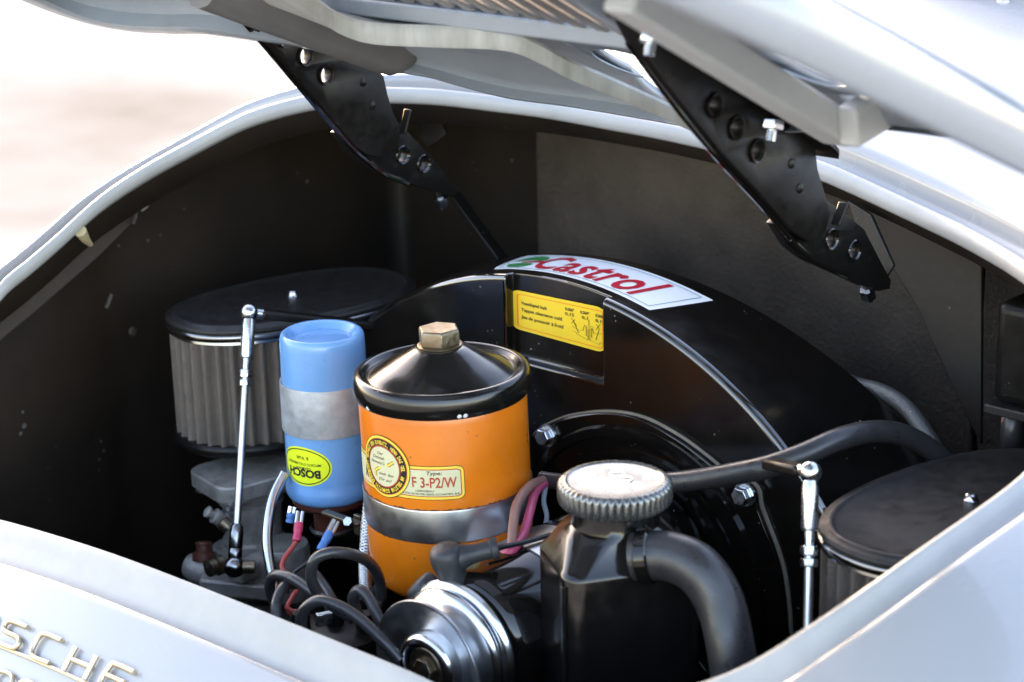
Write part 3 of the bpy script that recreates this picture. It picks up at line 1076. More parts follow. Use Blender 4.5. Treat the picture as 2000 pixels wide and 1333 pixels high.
# cover plate of the blower with paper gasket, its ears and bolts
FX = .0515
outl = [(1060, 832), (1082, 820), (1120, 807), (1190, 800), (1260, 812), (1330, 848), (1385, 888), (1430, 925), (1452, 938), (1474, 940), (1488, 958), (1492, 985), (1503, 1015), (1524, 1070), (1540, 1130), (1550, 1230), (1548, 1360),
        (1300, 1420), (1100, 1400), (1050, 1200), (1042, 1000), (1046, 900), (1042, 868), (1044, 848)]
pl2 = [PY(x, y, SY0) for x, y in outl]
pc = [Vector(p) for p in catmull(pl2, 5, True)]
g = G().prism([p + Vector((0, -.0002, 0)) for p in pc], (0, -.0016, 0))
part('paper_gasket', g, 'gasket', shroud)
cen = sum(pc, Vector()) / len(pc)
pin = [cen + (p - cen) * .985 for p in pc]
g = G().prism([p + Vector((0, -.0018, 0)) for p in pin], (0, -.0042, 0))
cov = part('cover_plate', g, 'black_gloss', shroud, bevel=.0012, seg=3)
# raised rings of the fan inlet
ck = Vector((FX, SY0 - .006, -.165))
for rr_, w2, h2 in ((.098, .004, .004), (.083, .003, .006)):
    g = G().lathe([(rr_ - w2, 0), (rr_ - w2 * .7, h2), (rr_ + w2 * .7, h2), (rr_ + w2, 0)], ck, (0, -1, 0), 96)
    part('inlet_ring', g, 'black_gloss', cov, ang=60)
for k in range(6):
    a = R(20 + 60 * k)
    p1 = ck + Vector((math.cos(a), 0, math.sin(a))) * .05 + Vector((0, -.003, 0))
    p2 = ck + Vector((math.cos(a), 0, math.sin(a))) * .081 + Vector((0, -.003, 0))
    part('inlet_spoke', G().beam(p1, p2, .006, .006, up=(0, 1, 0)), 'black_gloss', cov, bevel=.001)
for px, py in ((1070, 850), (1456, 965)):
    c = PY(px, py, SY0 - .006)
    g = G().lathe([(.0001, .0018), (.0075, .0018), (.0078, 0)], c, (0, -1, 0), 24)
    wsh = part('washer', g, 'zinc', cov)
    g = G().hexa(c + Vector((0, -.0018, 0)), (0, -1, 0), .0105, .0055)
    part('bolt', g, 'zinc', cov, bevel=.0004)

# ================================================================== OIL FILTER CANISTER
oc = P(872, 745, 1.27)
OX, OY = oc.x, oc.y
oil = thing('oil_filter', 'orange oil filter canister with black domed lid and steel band', 'oil filter', (OX, OY, -.155))
cz = (OX, OY, 0)
# profile: (r, z)
g = G().lathe([(.0001, -.1555), (.030, -.1555), (.040, -.1545), (.0465, -.151), (.0508, -.1455), (.0522, -.138), (.0525, -.128), (.0525, -.034), (.0515, -.030), (.045, -.029)], cz, seg=96)
can = part('canister', g, 'orange_paint', oil, ang=40)
g = G().lathe([(.0500, -.0285), (.0538, -.0290), (.0555, -.0262), (.0560, -.0215), (.0552, -.0165), (.0535, -.0140), (.0508, -.0132), (.0490, -.0142), (.0478, -.0160), (.0466, -.0166), (.0450, -.0160),
               (.0430, -.0140), (.0330, -.0090), (.0200, -.0018), (.0165, 0.0), (.0145, .0007), (.0001, .0010)], cz, seg=96)
olid = part('domed_lid', g, 'lid_black', oil, ang=50)
g = G().lathe([(.0138, .0010), (.0140, .0018), (.0132, .0022), (.0001, .0022)], cz, seg=40)
part('copper_washer', g, 'yellow_passivated', olid)
g = G(); rot = Matrix.Rotation(R(20), 3, 'Z')
rh = .0136
rings = []
for r_, z_ in ((.96, .0022), (1.0, .0028), (1.0, .0105), (.97, .0116), (.90, .0124)):
    rings.append([Vector((OX, OY, z_)) + rot @ Vector((rh * r_ * math.cos(R(60 * k)), rh * r_ * math.sin(R(60 * k)), 0)) for k in range(6)])
g.rings(rings, True, True, True)
part('hex_bolt', g, 'yellow_passivated', olid, bevel=.0004)
g = G().lathe([(.0526, -.0880), (.0534, -.0876), (.0537, -.0885), (.0537, -.1080), (.0534, -.1089), (.0526, -.1085)], cz, seg=96)
part('clamp_band', g, 'band_steel', oil, ang=30)

for z_, k_ in ((-.0877, 1), (-.1088, -1)):
    n_ = 240
    rr1, rr2 = [], []
    for i in range(n_):
        a_ = 2 * math.pi * i / n_
        w_ = .0003 + .0009 * random.random() ** 2
        rr1.append((OX + .05275 * math.cos(a_), OY + .05275 * math.sin(a_), z_ - k_ * .0002)); rr2.append((OX + .05268 * math.cos(a_), OY + .05268 * math.sin(a_), z_ + k_ * w_))
    part('rust_edge', G().rings([rr1, rr2]), 'rust', can)
for px_, py_ in ((903, 803), (915, 805), (725, 793)):
    c_ = P(px_, py_, 1.222 if px_ > 800 else 1.24)
    a_ = math.atan2(c_.y - OY, c_.x - OX)
    p_ = Vector((OX + .0551 * math.cos(a_), OY + .0551 * math.sin(a_), -.0268))
    part('paint_chip', G().lathe([(.0001, .0006), (.0012, .0004), (.0016, 0)], p_, (math.cos(a_), math.sin(a_), -.3), 7), 'chip_white', olid)
# label printed on the can
AZ = math.atan2(CAM[1] - OY, CAM[0] - OX)


def can_fn(lift, r=.0525):
    def fn(u, v):    # u metres round the can from the middle towards the right, v = height
        a = AZ + u / r
        return Vector((OX + (r + lift) * math.cos(a), OY + (r + lift) * math.sin(a), v))
    return fn


ZM = -.0625       # middle of the round emblem
UM = -.0425
u0, u1, v0, v1 = -.075, .0105, -.0805, -.0585
def can_panel(name, x0, y0, x1, y1, r, lift, mat, parent):
    g = G()
    fnn = can_fn(lift)
    ny = 24; nx = 30
    rows = []
    for j in range(ny + 1):
        y = mix(y0, y1, j / ny)
        dy = min(y - y0, y1 - y)
        ins = r - math.sqrt(max(0, r * r - (r - dy) ** 2)) if dy < r else 0
        rows.append([fnn(mix(x0, x1 - ins, i / nx), y) for i in range(nx + 1)])
    g.rings(rows, False)
    return part(name, g, mat, parent)
lab1 = can_panel('label_panel', u0, v0, u1, v1, .004, .00015, 'ink_black', can)
can_panel('label_edge', u0, v0 + .0004, u1 - .0004, v1 - .0004, .0037, .00025, 'label_gold', lab1)
can_panel('label_line', u0, v0 + .0020, u1 - .0020, v1 - .0020, .0024, .00035, 'label_red', lab1)
can_panel('label_field', u0, v0 + .0026, u1 - .0026, v1 - .0026, .0019, .00045, 'label_cream', lab1)
g = G(); fc = can_fn(.0006)
write(g, 'F 3-P2/W', fc, -.0218, -.0722, .0068, width=.0275, bold=.018)
part('label_print', g, 'label_red', lab1, label='dark red type number')
g = G()
write(g, 'Type:', fc, -.0125, -.0640, .0024, width=.0095, bold=.01, shear=.2)
write(g, 'LIZENZBAU', fc, -.0200, -.0751, .0013, width=.0115, bold=.008)
write(g, 'DEUTSCHE FILTER-GESELLSCHAFTEN, & R', fc, -.0305, -.0772, .0013, width=.0375, bold=.008)
write(g, 'M', fc, -.0640, -.0745, .0085, width=.0055, bold=.02, shear=.25)
part('label_print', g, 'ink_black', lab1)


def disc(name, r, lift, mat, parent, rx=None):
    g = G(); fill(g, circ(UM, ZM, rx or r, 56, r), can_fn(lift), rings_=10)
    return part(name, g, mat, parent)


emb = disc('round_emblem', .0200, .0007, 'ink_black', can)
disc('emblem_ring', .0196, .00080, 'label_gold', emb)
disc('emblem_ring', .0181, .00090, 'label_red', emb)
disc('emblem_ring', .0176, .00100, 'ink_black', emb)
disc('emblem_ring', .0136, .00110, 'label_red', emb)
disc('emblem_field', .0127, .00120, 'label_cream', emb)
g = G(); f8 = can_fn(.0013)
msg = 'WECHSLE DEN EINSATZ, WENN DAS OEL  AM OELSTAB SCHMUTZIG ERSCHEINT! '
for i, ch in enumerate(msg):
    if ch == ' ': continue
    a = R(172) - 2 * math.pi * i / len(msg)
    rr_ = .0143
    v_, f_, w_ = text2d(ch, bold=.03)
    write(g, ch, f8, UM + rr_ * math.cos(a), ZM + rr_ * math.sin(a), .0026, width=min(.0014, w_ * .0022), align='C', rot=a - math.pi / 2, bold=.03)
part('emblem_print', g, 'label_gold', emb)
g = G()
for s_, x, y, w_ in (('Der', -.004, .0075, .0050), ('Oelstab', -.0085, .0045, .0105), ("beweist's", -.0105, .0012, .0125), ('sieh ihn', -.0035, -.0055, .0118), ('Dir an!', -.0040, -.0092, .0108)):
    write(g, s_, f8, UM + x, ZM + y, .0019, width=w_, shear=.35, bold=.006)
part('emblem_print', g, 'ink_black', emb)
g = G(); dip = [(UM - .0068, ZM - .0075), (UM - .0068, ZM - .004), (UM - .0045, ZM - .0022), (UM + .0055, ZM + .0022), (UM + .009, ZM + .0045)]
ribbon(g, dip, .0021, f8)
part('emblem_dipstick', g, 'ink_black', emb)
g = G(); ribbon(g, dip, .0014, can_fn(.0014))
part('emblem_dipstick', g, 'label_gold', emb)
# lean of the canister in its clamp
_ax = Vector(CF).normalized()
oil.rotation_mode = 'QUATERNION'
from mathutils import Quaternion
oil.rotation_quaternion = Quaternion(_ax, R(-1.3))

# ================================================================== IGNITION COIL
cc = P(628, 647, 1.36)
CX, CY, CZ = cc.x, cc.y, cc.z
coil = thing('ignition_coil', 'blue ignition coil with grey metal strap and lime oval label', 'ignition coil', (CX, CY, CZ - .14))
cz = (CX, CY, CZ)
g = G().lathe([(.0001, -.0040), (.0165, -.0040), (.0182, -.0045), (.0190, -.0052), (.0205, -.0052), (.0222, -.0030), (.0240, -.0004), (.0258, .0), (.0272, -.0010), (.0281, -.0035), (.0284, -.008), (.0286, -.03), (.0286, -.100),
               (.0288, -.1035), (.0298, -.106), (.0300, -.109), (.0297, -.112), (.0285, -.1145), (.0262, -.1165), (.0001, -.1165)], cz, seg=80)
ccan = part('coil_can', g, 'blue_enamel', coil, ang=50)
g = G().lathe([(.0287, -.0330), (.0297, -.0328), (.0299, -.0336), (.0299, -.0655), (.0297, -.0664), (.0287, -.0660)], cz, seg=80)
part('mount_strap', g, 'galvanised', coil, ang=30)
g = G().lathe([(.0262, -.1160), (.0262, -.1195), (.024, -.122), (.0145, -.124), (.0125, -.128), (.012, -.143), (.0001, -.143)], cz, seg=48)
part('coil_cap', g, 'bakelite', coil)
g = G().lathe([(.0145, -.139), (.0155, -.141), (.0145, -.143), (.013, -.141)], cz, seg=32)
part('tower_seal', g, 'rubber', coil)
AZc = math.atan2(CAM[1] - CY, CAM[0] - CX)


def coil_fn(lift, r=.0286):
    def fn(u, v):
        a = AZc + u / r
        return Vector((CX + (r + lift) * math.cos(a), CY + (r + lift) * math.sin(a), CZ + v))
    return fn


UC, VC = -.0185, -.0865
g = G(); fill(g, circ(UC, VC, .0205, 48, .0138), coil_fn(.0002), rings_=10)
cl = part('oval_label', g, 'label_lime', ccan, label='lime yellow oval label printed upside down')
g = G(); ribbon(g, circ(UC, VC, .0190, 60, .0122), .0007, coil_fn(.0004), True)
fk = coil_fn(.0005)
for s_, dx, dy, h, w_, b_ in (('BOSCH', 0, .0048, .0056, .0255, .04), ('GERMANY', 0, .0012, .0019, .0125, .004), ("IMPORTE D'ALLEMAGNE", 0, -.0018, .0019, .0270, .004), ('6 Volt', 0, -.0060, .0026, .0095, .008)):
    write(g, s_, fk, UC + dx, VC - dy + h / 2, h, width=w_, align='C', rot=math.pi, bold=b_)
part('label_print', g, 'ink_black', cl)
# terminal bridge
g = G().box(P(668, 1012, 1.345), .034, .006, .002)
part('terminal_bridge', g, 'yellow_passivated', coil, bevel=.0004)
g = G().box(P(700, 1025, 1.345), .006, .003, .014)
part('terminal_bridge', g, 'yellow_passivated', coil, bevel=.0004)
g = G().hexa(P(683, 1022, 1.335), (.2, -.6, .5), .006, .004)
part('terminal_nut', g, 'zinc', coil)


def spade(name, label, a, b, col, cat='connector'):
    """push-on spade terminal: bright blades and a coloured crimp sleeve"""
    a, b = Vector(a), Vector(b)
    t = thing(name, label, cat, a)
    ax = (b - a).normalized()
    L = (b - a).length
    sd_ = ax.cross(Vector(CF)).normalized()
    for s_ in (-1, 1):
        g = G().tube([a + sd_ * .0016 * s_, a + ax * L * .42 + sd_ * .0016 * s_], .0016, 10, 1)
        part('blade', g, 'bright_zinc', t)
    m = a + ax * L * .38
    g = G().tube([m, m + ax * L * .08, m + ax * L * .30, m + ax * L * .34, m + ax * L * .56, m + ax * L * .62], [.0026, .0031, .0030, .0026, .0030, .0024], 14, 2)
    part('crimp_sleeve', g, col, t)
    return t


spade('spade_connector', 'pink spade connector under the blue coil', P(587, 1000, 1.335), P(579, 1058, 1.325), 'terminal_pink')
spade('spade_connector', 'blue spade connector on the black wire under the coil', P(657, 1018, 1.325), P(625, 1076, 1.315), 'terminal_blue')
spade('spade_connector', 'half hidden blue spade connector behind the pink one', P(572, 990, 1.36), P(566, 1022, 1.36), 'terminal_blue')


def wire(name, pts, r, mat, label, cat='wire', group=None, seg=12, sm=8):
    g = G().tube([P(*p) for p in pts], r, seg, sm)
    o = one(name, g, mat, label, cat, group, ang=60)
    return o


wire('coil_wire', [(579, 1052, 1.326), (574, 1065, 1.325), (556, 1090, 1.32), (551, 1110, 1.315), (565, 1130, 1.31), (580, 1150, 1.31), (572, 1165, 1.305), (562, 1190, 1.30), (585, 1210, 1.30)], .0016, 'wire_red', 'thin red wire dropping from the pink connector')
wire('coil_wire', [(626, 1072, 1.316), (612, 1092, 1.312), (585, 1110, 1.31), (568, 1128, 1.31), (560, 1160, 1.31)], .0013, 'wire_black', 'thin black wire dropping from the blue connector')
g = G().tube([P(*p) for p in [(556, 925, 1.375), (536, 965, 1.37), (525, 1010, 1.365), (522, 1060, 1.36), (528, 1110, 1.355), (540, 1160, 1.35)]], .0036, 16, 8)
one('fuel_pipe', g, 'bright_zinc', 'bright bent metal pipe left of the blue coil', 'pipe')

# braided steel strap behind the can: two strands plaited
bp = [Vector(p) for p in catmull([P(727, 955, 1.31), P(720, 1010, 1.308), P(716, 1060, 1.305), P(714, 1110, 1.30), P(716, 1150, 1.295), P(726, 1200, 1.29)], 14)]
g = G()
sdv = Vector(CR)
fw = Vector(CF)
for k in range(6):
    pts = []
    for i, p in enumerate(bp):
        ph = i * .62 + 2 * math.pi * k / 6
        pts.append(p + sdv * .0036 * math.sin(ph) - fw * .0014 * math.cos(ph * 2))
    g.tube(pts, .0013, 6, 2)
one('braided_strap', g, 'braid_steel', 'braided steel earth strap hanging left of the orange canister', 'earth strap', ang=70)

# ================================================================== AIR FILTERS
def air_filter(label, c, phi, a, b, h, npl):
    t = thing('air_filter', label, 'air filter', (c[0], c[1], c[2] - h - .014), 'oval pleated air filters')
    q = Matrix.Rotation(R(phi), 3, 'Z')
    N = npl * 8

    def oval(off, z, pleat=0.0, n=None):
        out = []
        n = n or 160
        # even steps along the oval
        ts = np.linspace(0, 2 * math.pi, 2000)
        e = 2.35
        xs = np.sign(np.cos(ts)) * np.abs(np.cos(ts)) ** (2 / e) * b
        ys = np.sign(np.sin(ts)) * np.abs(np.sin(ts)) ** (2 / e) * a
        d = np.r_[0, np.cumsum(np.hypot(np.diff(xs), np.diff(ys)))]
        s = np.linspace(0, d[-1], n, endpoint=False)
        x = np.interp(s, d, xs); y = np.interp(s, d, ys)
        tx = np.roll(x, -1) - np.roll(x, 1); ty = np.roll(y, -1) - np.roll(y, 1)
        L = np.hypot(tx, ty)
        nx, ny = ty / L, -tx / L
        for i in range(n):
            o_ = off
            if pleat:
                w = math.cos(2 * math.pi * i * npl / n)
                o_ += pleat * (math.copysign(abs(w) ** .6, w))
            p = q @ Vector((x[i] + nx[i] * o_, y[i] + ny[i] * o_, 0))
            out.append(Vector(c) + p + Vector((0, 0, z)))
        return out
    # top plate
    g = G().rings([oval(-.03, -.0005), oval(-.010, -.0005), oval(-.0085, .0002), oval(-.0075, .0008), oval(-.0060, .0008), oval(-.0050, .0002), oval(-.004, -.0008), oval(-.0016, -.0010), oval(-.0003, -.0019), oval(0, -.0032), oval(-.0006, -.0046)], True, True, False)
    part('top_plate', g, 'black_matt', t, ang=50)
    g = G().rings([oval(-.003, -.0046), oval(.0002, -.0050), oval(.0008, -.0060), oval(.0008, -.0084), oval(-.0002, -.0100), oval(-.0016, -.0104), oval(-.0012, -.0122), oval(-.0022, -.0130), oval(-.006, -.0130)])
    part('rim_band', g, 'dark_chrome', t, ang=60)
    g = G().rings([oval(-.0055, -.012, .0036, N), oval(-.0055, -.014 - h * .5, .0036, N), oval(-.0055, -.014 - h, .0036, N)])
    part('pleated_element', g, 'pleat_cloth', t, ang=70)
    g = G().rings([oval(-.006, -.013 - h), oval(-.001, -.0125 - h), oval(.0008, -.0145 - h), oval(.0005, -.019 - h), oval(-.002, -.021 - h), oval(-.02, -.022 - h)], True, False, True)
    part('base_plate', g, 'black_satin', t, ang=50)
    g = G().lathe([(.0044, -.0005), (.0044, .0006), (.0036, .0016), (.0034, .0036), (.0026, .0044), (.0001, .0047)], c, seg=20)
    part('cap_nut', g, 'bright_zinc', t)
    return t


fl_c = P(572, 579, 1.5)
fr_c = P(1897, 978, 1.152)
air_filter('dusty oval air filter with brown pleats behind the blue coil', fl_c, -13, .097, .0585, .076, 46)
air_filter('oval air filter at right cut off by the body edge', fr_c, -9, .101, .0605, .076, 48)

# ================================================================== LEFT CARBURETTOR
kc = P(486, 900, 1.47)
carb = thing('carburettor', 'grey cast metal carburettor under the left air filter', 'carburettor', (kc.x, kc.y, -.24))
kx, ky = kc.x, kc.y
zf = fl_c.z - .074 - .036
def kbox(w, d, r, z0_, z1_, ang_=-12):
    qk = Matrix.Rotation(R(ang_), 3, 'Z')
    def ring(z_, s_=0):
        return [Vector((kx, ky, z_)) + qk @ Vector((x_, y_, 0)) for x_, y_ in rrect(-w / 2 + s_, -d / 2 + s_, w / 2 - s_, d / 2 - s_, r, 5)]
    return G().rings([ring(z0_, .0012), ring(z0_ + .0012), ring(z1_ - .0012), ring(z1_, .0012)], True, True, True)


part('top_flange', kbox(.060, .074, .014, zf - .010, zf + .002), 'cast_alloy', carb, ang=30)
part('gasket_ring', kbox(.056, .070, .013, zf - .0115, zf - .0100), 'gasket', carb)
g = G().lathe([(.027, zf - .011), (.0265, zf - .015), (.0215, zf - .020), (.0205, zf - .050), (.0225, zf - .052), (.0225, zf - .058), (.0235, zf - .060), (.0235, zf - .092), (.0001, zf - .092)], (kx, ky, 0), seg=40)
part('throat', g, 'cast_alloy', carb, ang=40)
part('lower_flange', kbox(.058, .066, .016, zf - .112, zf - .094), 'cast_alloy', carb, ang=30)
part('middle_flange', kbox(.050, .054, .014, zf - .066, zf - .058), 'cast_alloy', carb, ang=30)
for dx_, dy_ in ((-.022, -.028), (.022, -.028), (.022, .028)):
    p_ = Vector((kx, ky, zf - .016)) + Matrix.Rotation(R(-12), 3, 'Z') @ Vector((dx_, dy_, 0))
    part('flange_nut', G().hexa(p_, (0, 0, 1), .008, .006), 'zinc', carb)
g = G().lathe([(.018, zf - .086), (.019, zf - .080), (.019, zf - .050), (.0175, zf - .046), (.0001, zf - .045)], (kx + .036, ky - .004, 0), seg=32)
part('float_chamber', g, 'cast_alloy', carb)
for dz in (.018, .054):
    g = G().lathe([(.0222, -.0012), (.0238, -.0008), (.0238, .0008), (.0222, .0012)], (kx, ky, zf - .004 - dz), seg=40)
    part('cast_rib', g, 'cast_alloy', carb)
g = G().lathe([(.012, -.004), (.014, -.003), (.014, .004), (.0001, .005)], P(505, 1118, 1.44), (.5, -.8, .1), 24)
part('float_cover', g, 'cast_alloy', carb)


def fitting(parent, a, b, prof, mat, name='fitting'):
    a, b = Vector(a), Vector(b)
    L = (b - a).length
    part(name, G().lathe([(r, z * L) for r, z in prof], a, b - a, 20, True, True), mat, parent)


fitting(carb, P(445, 1022, 1.45), P(402, 998, 1.44), [(.0065, 0), (.0065, .25), (.0055, .3), (.0055, .62), (.003, .66), (.003, .84), (.0042, .86), (.0042, .95), (.0025, 1)], 'cast_alloy')
fitting(carb, P(448, 1032, 1.43), P(432, 1018, 1.43), [(.005, 0), (.005, .9), (.003, 1)], 'yellow_passivated')
fitting(carb, P(440, 1100, 1.43), P(405, 1112, 1.42), [(.004, 0), (.004, .2), (.0072, .22), (.0072, .5), (.0045, .55), (.006, .6), (.006, .95), (.004, 1)], 'yellow_passivated')
fitting(carb, P(398, 1095, 1.45), P(398, 1058, 1.45), [(.008, 0), (.008, .4), (.0055, .5), (.0055, .85), (.0065, .88), (.005, 1)], 'bakelite')
fitting(carb, P(370, 1105, 1.46), P(420, 1120, 1.45), [(.009, 0), (.011, .3), (.011, .7), (.008, 1)], 'cast_alloy')
g = G().box(P(475, 1115, 1.43), .016, .018, .012)
part('lug', g, 'cast_alloy', carb, bevel=.002)
g = G().beam(P(395, 1130, 1.45), P(540, 1145, 1.45), .03, .012)
part('foot', g, 'cast_alloy', carb, bevel=.002)

# ================================================================== THROTTLE RODS
def rod(label, top, knee, low, arm, mirrored=False):
    top, low = Vector(top), Vector(low)
    t = thing('throttle_rod', label, 'control rod', low, 'bright throttle rods with ball joints')
    ax = (low - top).normalized()
    L = (low - top).length
    g = G().lathe([(.0001, -.0062)] + [(.0062 * math.cos(R(a_)), .0062 * math.sin(R(a_))) for a_ in range(-75, 76, 15)] + [(.0001, .0062)], top, ax, 24)
    part('ball_socket', g, 'bright_zinc', t)
    g = G().lathe([(.0040, .004), (.0044, .007), (.0047, .009), (.0047, .030), (.0042, .0315), (.0028, .032), (.0026, .040)], top, ax, 24, True, True)
    part('sleeve', g, 'zinc', t, ang=30)
    g = G().hexa(top + ax * .040, ax, .0085, .0055); g.hexa(top + ax * .047, ax, .0085, .0045)
    part('lock_nut', g, 'zinc', t, bevel=.0004)
    g = G().tube([top + ax * .034, low], .0026, 12, 1)
    part('shaft', g, 'pulley_dark', t)
    b = Vector(arm)
    d = (b - top).normalized()
    g = G().tube([top + d * .004, top + d * .0095], .0036, 12, 1)
    part('ball_stud', g, 'bright_zinc', t)
    g = G().beam(top + d * .0085, b, .010, .006)
    part('lever', g, 'black_satin', t, bevel=.0015)
    return t, ax


t, ax = rod('bright throttle rod with ball joint in front of the left filter', P(487, 611, 1.415), None, P(462, 1040, 1.395), P(760, 640, 1.46))
lo_p = P(462, 1040, 1.395)
g = G().lathe([(.0026, -.006), (.0042, -.004), (.0048, 0), (.0048, .010), (.0044, .011), (.0048, .012), (.0048, .017), (.004, .019)], lo_p, ax, 20, True, True)
part('lower_sleeve', g, 'dark_chrome', t, ang=30)
g = G().lathe([(.0001, -.0075)] + [(.0075 * math.cos(R(a_)), .0075 * math.sin(R(a_))) for a_ in range(-75, 76, 15)] + [(.0001, .0075)], lo_p + ax * .0235, ax, 24)
part('lower_socket', g, 'dark_chrome', t)
g = G().tube([lo_p + ax * .0235 + Vector(CR) * .006, lo_p + ax * .0235 + Vector(CR) * .014], .0045, 16, 1)
part('lower_stud', g, 'yellow_passivated', t)

t, ax = rod('bright throttle rod standing beside the right air filter', P(1583, 923, 1.12), None, P(1577, 1265, 1.11), P(1500, 905, 1.16))

# ================================================================== GENERATOR AND PULLEY
GA = Vector((.065, 0, -.1435))
gen = thing('generator', 'black generator with bright two-sheave belt pulley at its end', 'generator', (GA.x, -.05, -.36))
yp = -.150
ax_ = (0, -1, 0)


def gl(name, prof, mat, **kw):
    # prof: (r, y towards the rear counted from yp)
    g = G().lathe(prof, (GA.x, yp, GA.z), ax_, 96)
    return part(name, g, mat, gen, **kw)


gl('generator_body', [(.0001, -.030), (.038, -.030), (.0435, -.034), (.0455, -.042), (.0455, -.205)], 'black_gloss', ang=40)
gl('body_strap', [(.0456, -.082), (.0466, -.082), (.0466, -.118), (.0456, -.118)], 'band_steel')
gl('pulley_flange', [(.012, -.0205), (.0400, -.0215), (.0428, -.0235), (.0435, -.0255), (.0425, -.0275), (.040, -.0275), (.012, -.0265)], 'pulley_bright', ang=40)
gl('rear_sheave', [(.010, -.0125), (.026, -.0130), (.0375, -.0195), (.0400, -.0195), (.0408, -.0180), (.0402, -.0160), (.0372, -.0140), (.026, -.0095), (.010, -.009)], 'pulley_bright', ang=50)
gl('front_sheave', [(.010, -.0055), (.021, -.006), (.030, -.0036), (.0368, .0000), (.0392, .0020), (.0402, .0020), (.0406, .0010), (.0398, -.0006), (.0370, -.0030), (.026, -.0085), (.010, -.009)], 'pulley_dark', ang=50)
gl('hub_cup', [(.0205, -.006), (.0212, -.002), (.0205, .0025), (.0180, .0050), (.0160, .0050), (.0150, .0030), (.0145, -.002), (.0001, -.002)], 'pulley_bright', ang=50)
gl('hub_washer', [(.0125, -.002), (.0125, .0022), (.0118, .003), (.0001, .003)], 'yellow_passivated')
g = G().hexa(Vector((GA.x, yp - .003, GA.z)), ax_, .012, .003)
part('hub_nut', g, 'yellow_passivated', gen, bevel=.0006)

# ================================================================== OIL FILLER
fc_ = P(1201, 936, 1.13)
TX, TY = fc_.x, fc_.y
fill_t = thing('oil_filler', 'black oil filler tank with knurled bright screw cap', 'oil filler', (TX, TY, -.36))
ang0 = PSI + R(14)
qf = Matrix.Rotation(ang0, 3, 'Z')
z1 = fc_.z - .0425
z2 = fc_.z - .0235


def frect(w, d, r, z, cx=0, cy=0, n=12):
    out = []
    for sx, sy, a0 in ((1, 1, 0), (-1, 1, 90), (-1, -1, 180), (1, -1, 270)):
        for k in range(n + 1):
            a = R(a0 + 90 * k / n)
            p = Vector((cx + sx * (w / 2 - r) + r * math.cos(a), cy + sy * (d / 2 - r) + r * math.sin(a), 0))
            out.append(Vector((TX, TY, z)) + qf @ p)
    return out


def fcirc(r, z, n=12):
    out = []
    for a0 in (0, 90, 180, 270):
        for k in range(n + 1):
            a = R(a0 + 90 * k / n)
            out.append(Vector((TX, TY, z)) + qf @ Vector((r * math.cos(a), r * math.sin(a), 0)))
    return out


g = G().rings([frect(.080, .064, .012, -.37, .002, 0), frect(.080, .064, .012, z1 - .003, .002, 0), frect(.0785, .0625, .012, z1 - .0008, .002, 0), frect(.075, .059, .012, z1 + .0008, .002, 0), frect(.060, .052, .02, z2 - .005), fcirc(.0252, z2 - .001), fcirc(.0242, z2 + .003), fcirc(.0242, z2 + .012)], True, False, True)
tank = part('tank', g, 'tank_black', fill_t, ang=35)
# welded seam along the near edge
sp_ = [Vector((TX, TY, 0)) + qf @ Vector((.002 - .0400, -.0265, 0)) + Vector((0, 0, z)) for z in np.linspace(z1 - .006, -.36, 40)]
sp_ = [p + Vector((random.uniform(-.0004, .0004), random.uniform(-.0004, .0004), 0)) for p in sp_]
g = G().tube(sp_, .0011, 8, 1)
part('tank_seam', g, 'black_satin', tank)
# knurled cap
N = 46 * 8
def knurl(r, z, amp):
    return [Vector((TX + (r + amp * (abs(math.cos(math.pi * i / 8)) ** .7 - .5)) * math.cos(2 * math.pi * i / N), TY + (r + amp * (abs(math.cos(math.pi * i / 8)) ** .7 - .5)) * math.sin(2 * math.pi * i / N), z)) for i in range(N)]
zc = fc_.z
g = G().rings([knurl(.0225, zc - .0135, 0), knurl(.0295, zc - .0135, 0), knurl(.0306, zc - .0125, .0012), knurl(.0310, zc - .0105, .0020), knurl(.0310, zc - .003, .0020), knurl(.0305, zc - .0012, .0012), knurl(.0293, zc - .0002, 0), knurl(.0275, zc, 0), knurl(.0268, zc - .0006, 0), knurl(.0255, zc - .0008, 0), knurl(.012, zc - .0006, 0), knurl(.001, zc - .0004, 0)], True, True, True)
cap = part('screw_cap', g, 'cap_zinc', fill_t, ang=45)
for k, (dx, dy) in enumerate(((.004, .004), (-.004, .007))):
    g = G().lathe([(.0032, 0), (.0034, .0007), (.0044, .0007), (.0046, 0)], (TX + dx, TY + dy, zc - .0006), seg=24)
    part('cap_stamp', g, 'bright_zinc', cap)

hp = [P(1238, 1088, 1.115), P(1268, 1086, 1.112), P(1310, 1088, 1.108), P(1362, 1112, 1.10), P(1404, 1172, 1.095), P(1426, 1260, 1.09), P(1438, 1350, 1.09), P(1444, 1450, 1.09)]
g = G().tube(hp, [.0132, .0135, .0137, .0138, .0134, .0130, .0128, .0128], 24, 8)
one('elbow_hose', g, 'rubber', 'thick black rubber elbow hose leaving the oil filler tank', 'hose', ang=60)
d_ = (hp[1] - hp[0]).normalized()
g = G().lathe([(.0140, -.004), (.0152, -.003), (.0152, .003), (.0140, .004)], hp[0] + d_ * .007, d_, 32)
part('outlet_collar', g, 'black_gloss', fill_t)

# ================================================================== HOSES AND PIPES OVER THE SHROUD
def hose(name, pts, r, mat, label, cat, **kw):
    return one(name, G().tube([PY(*p) for p in pts], r, 20, 8), mat, label, cat, ang=60, **kw)


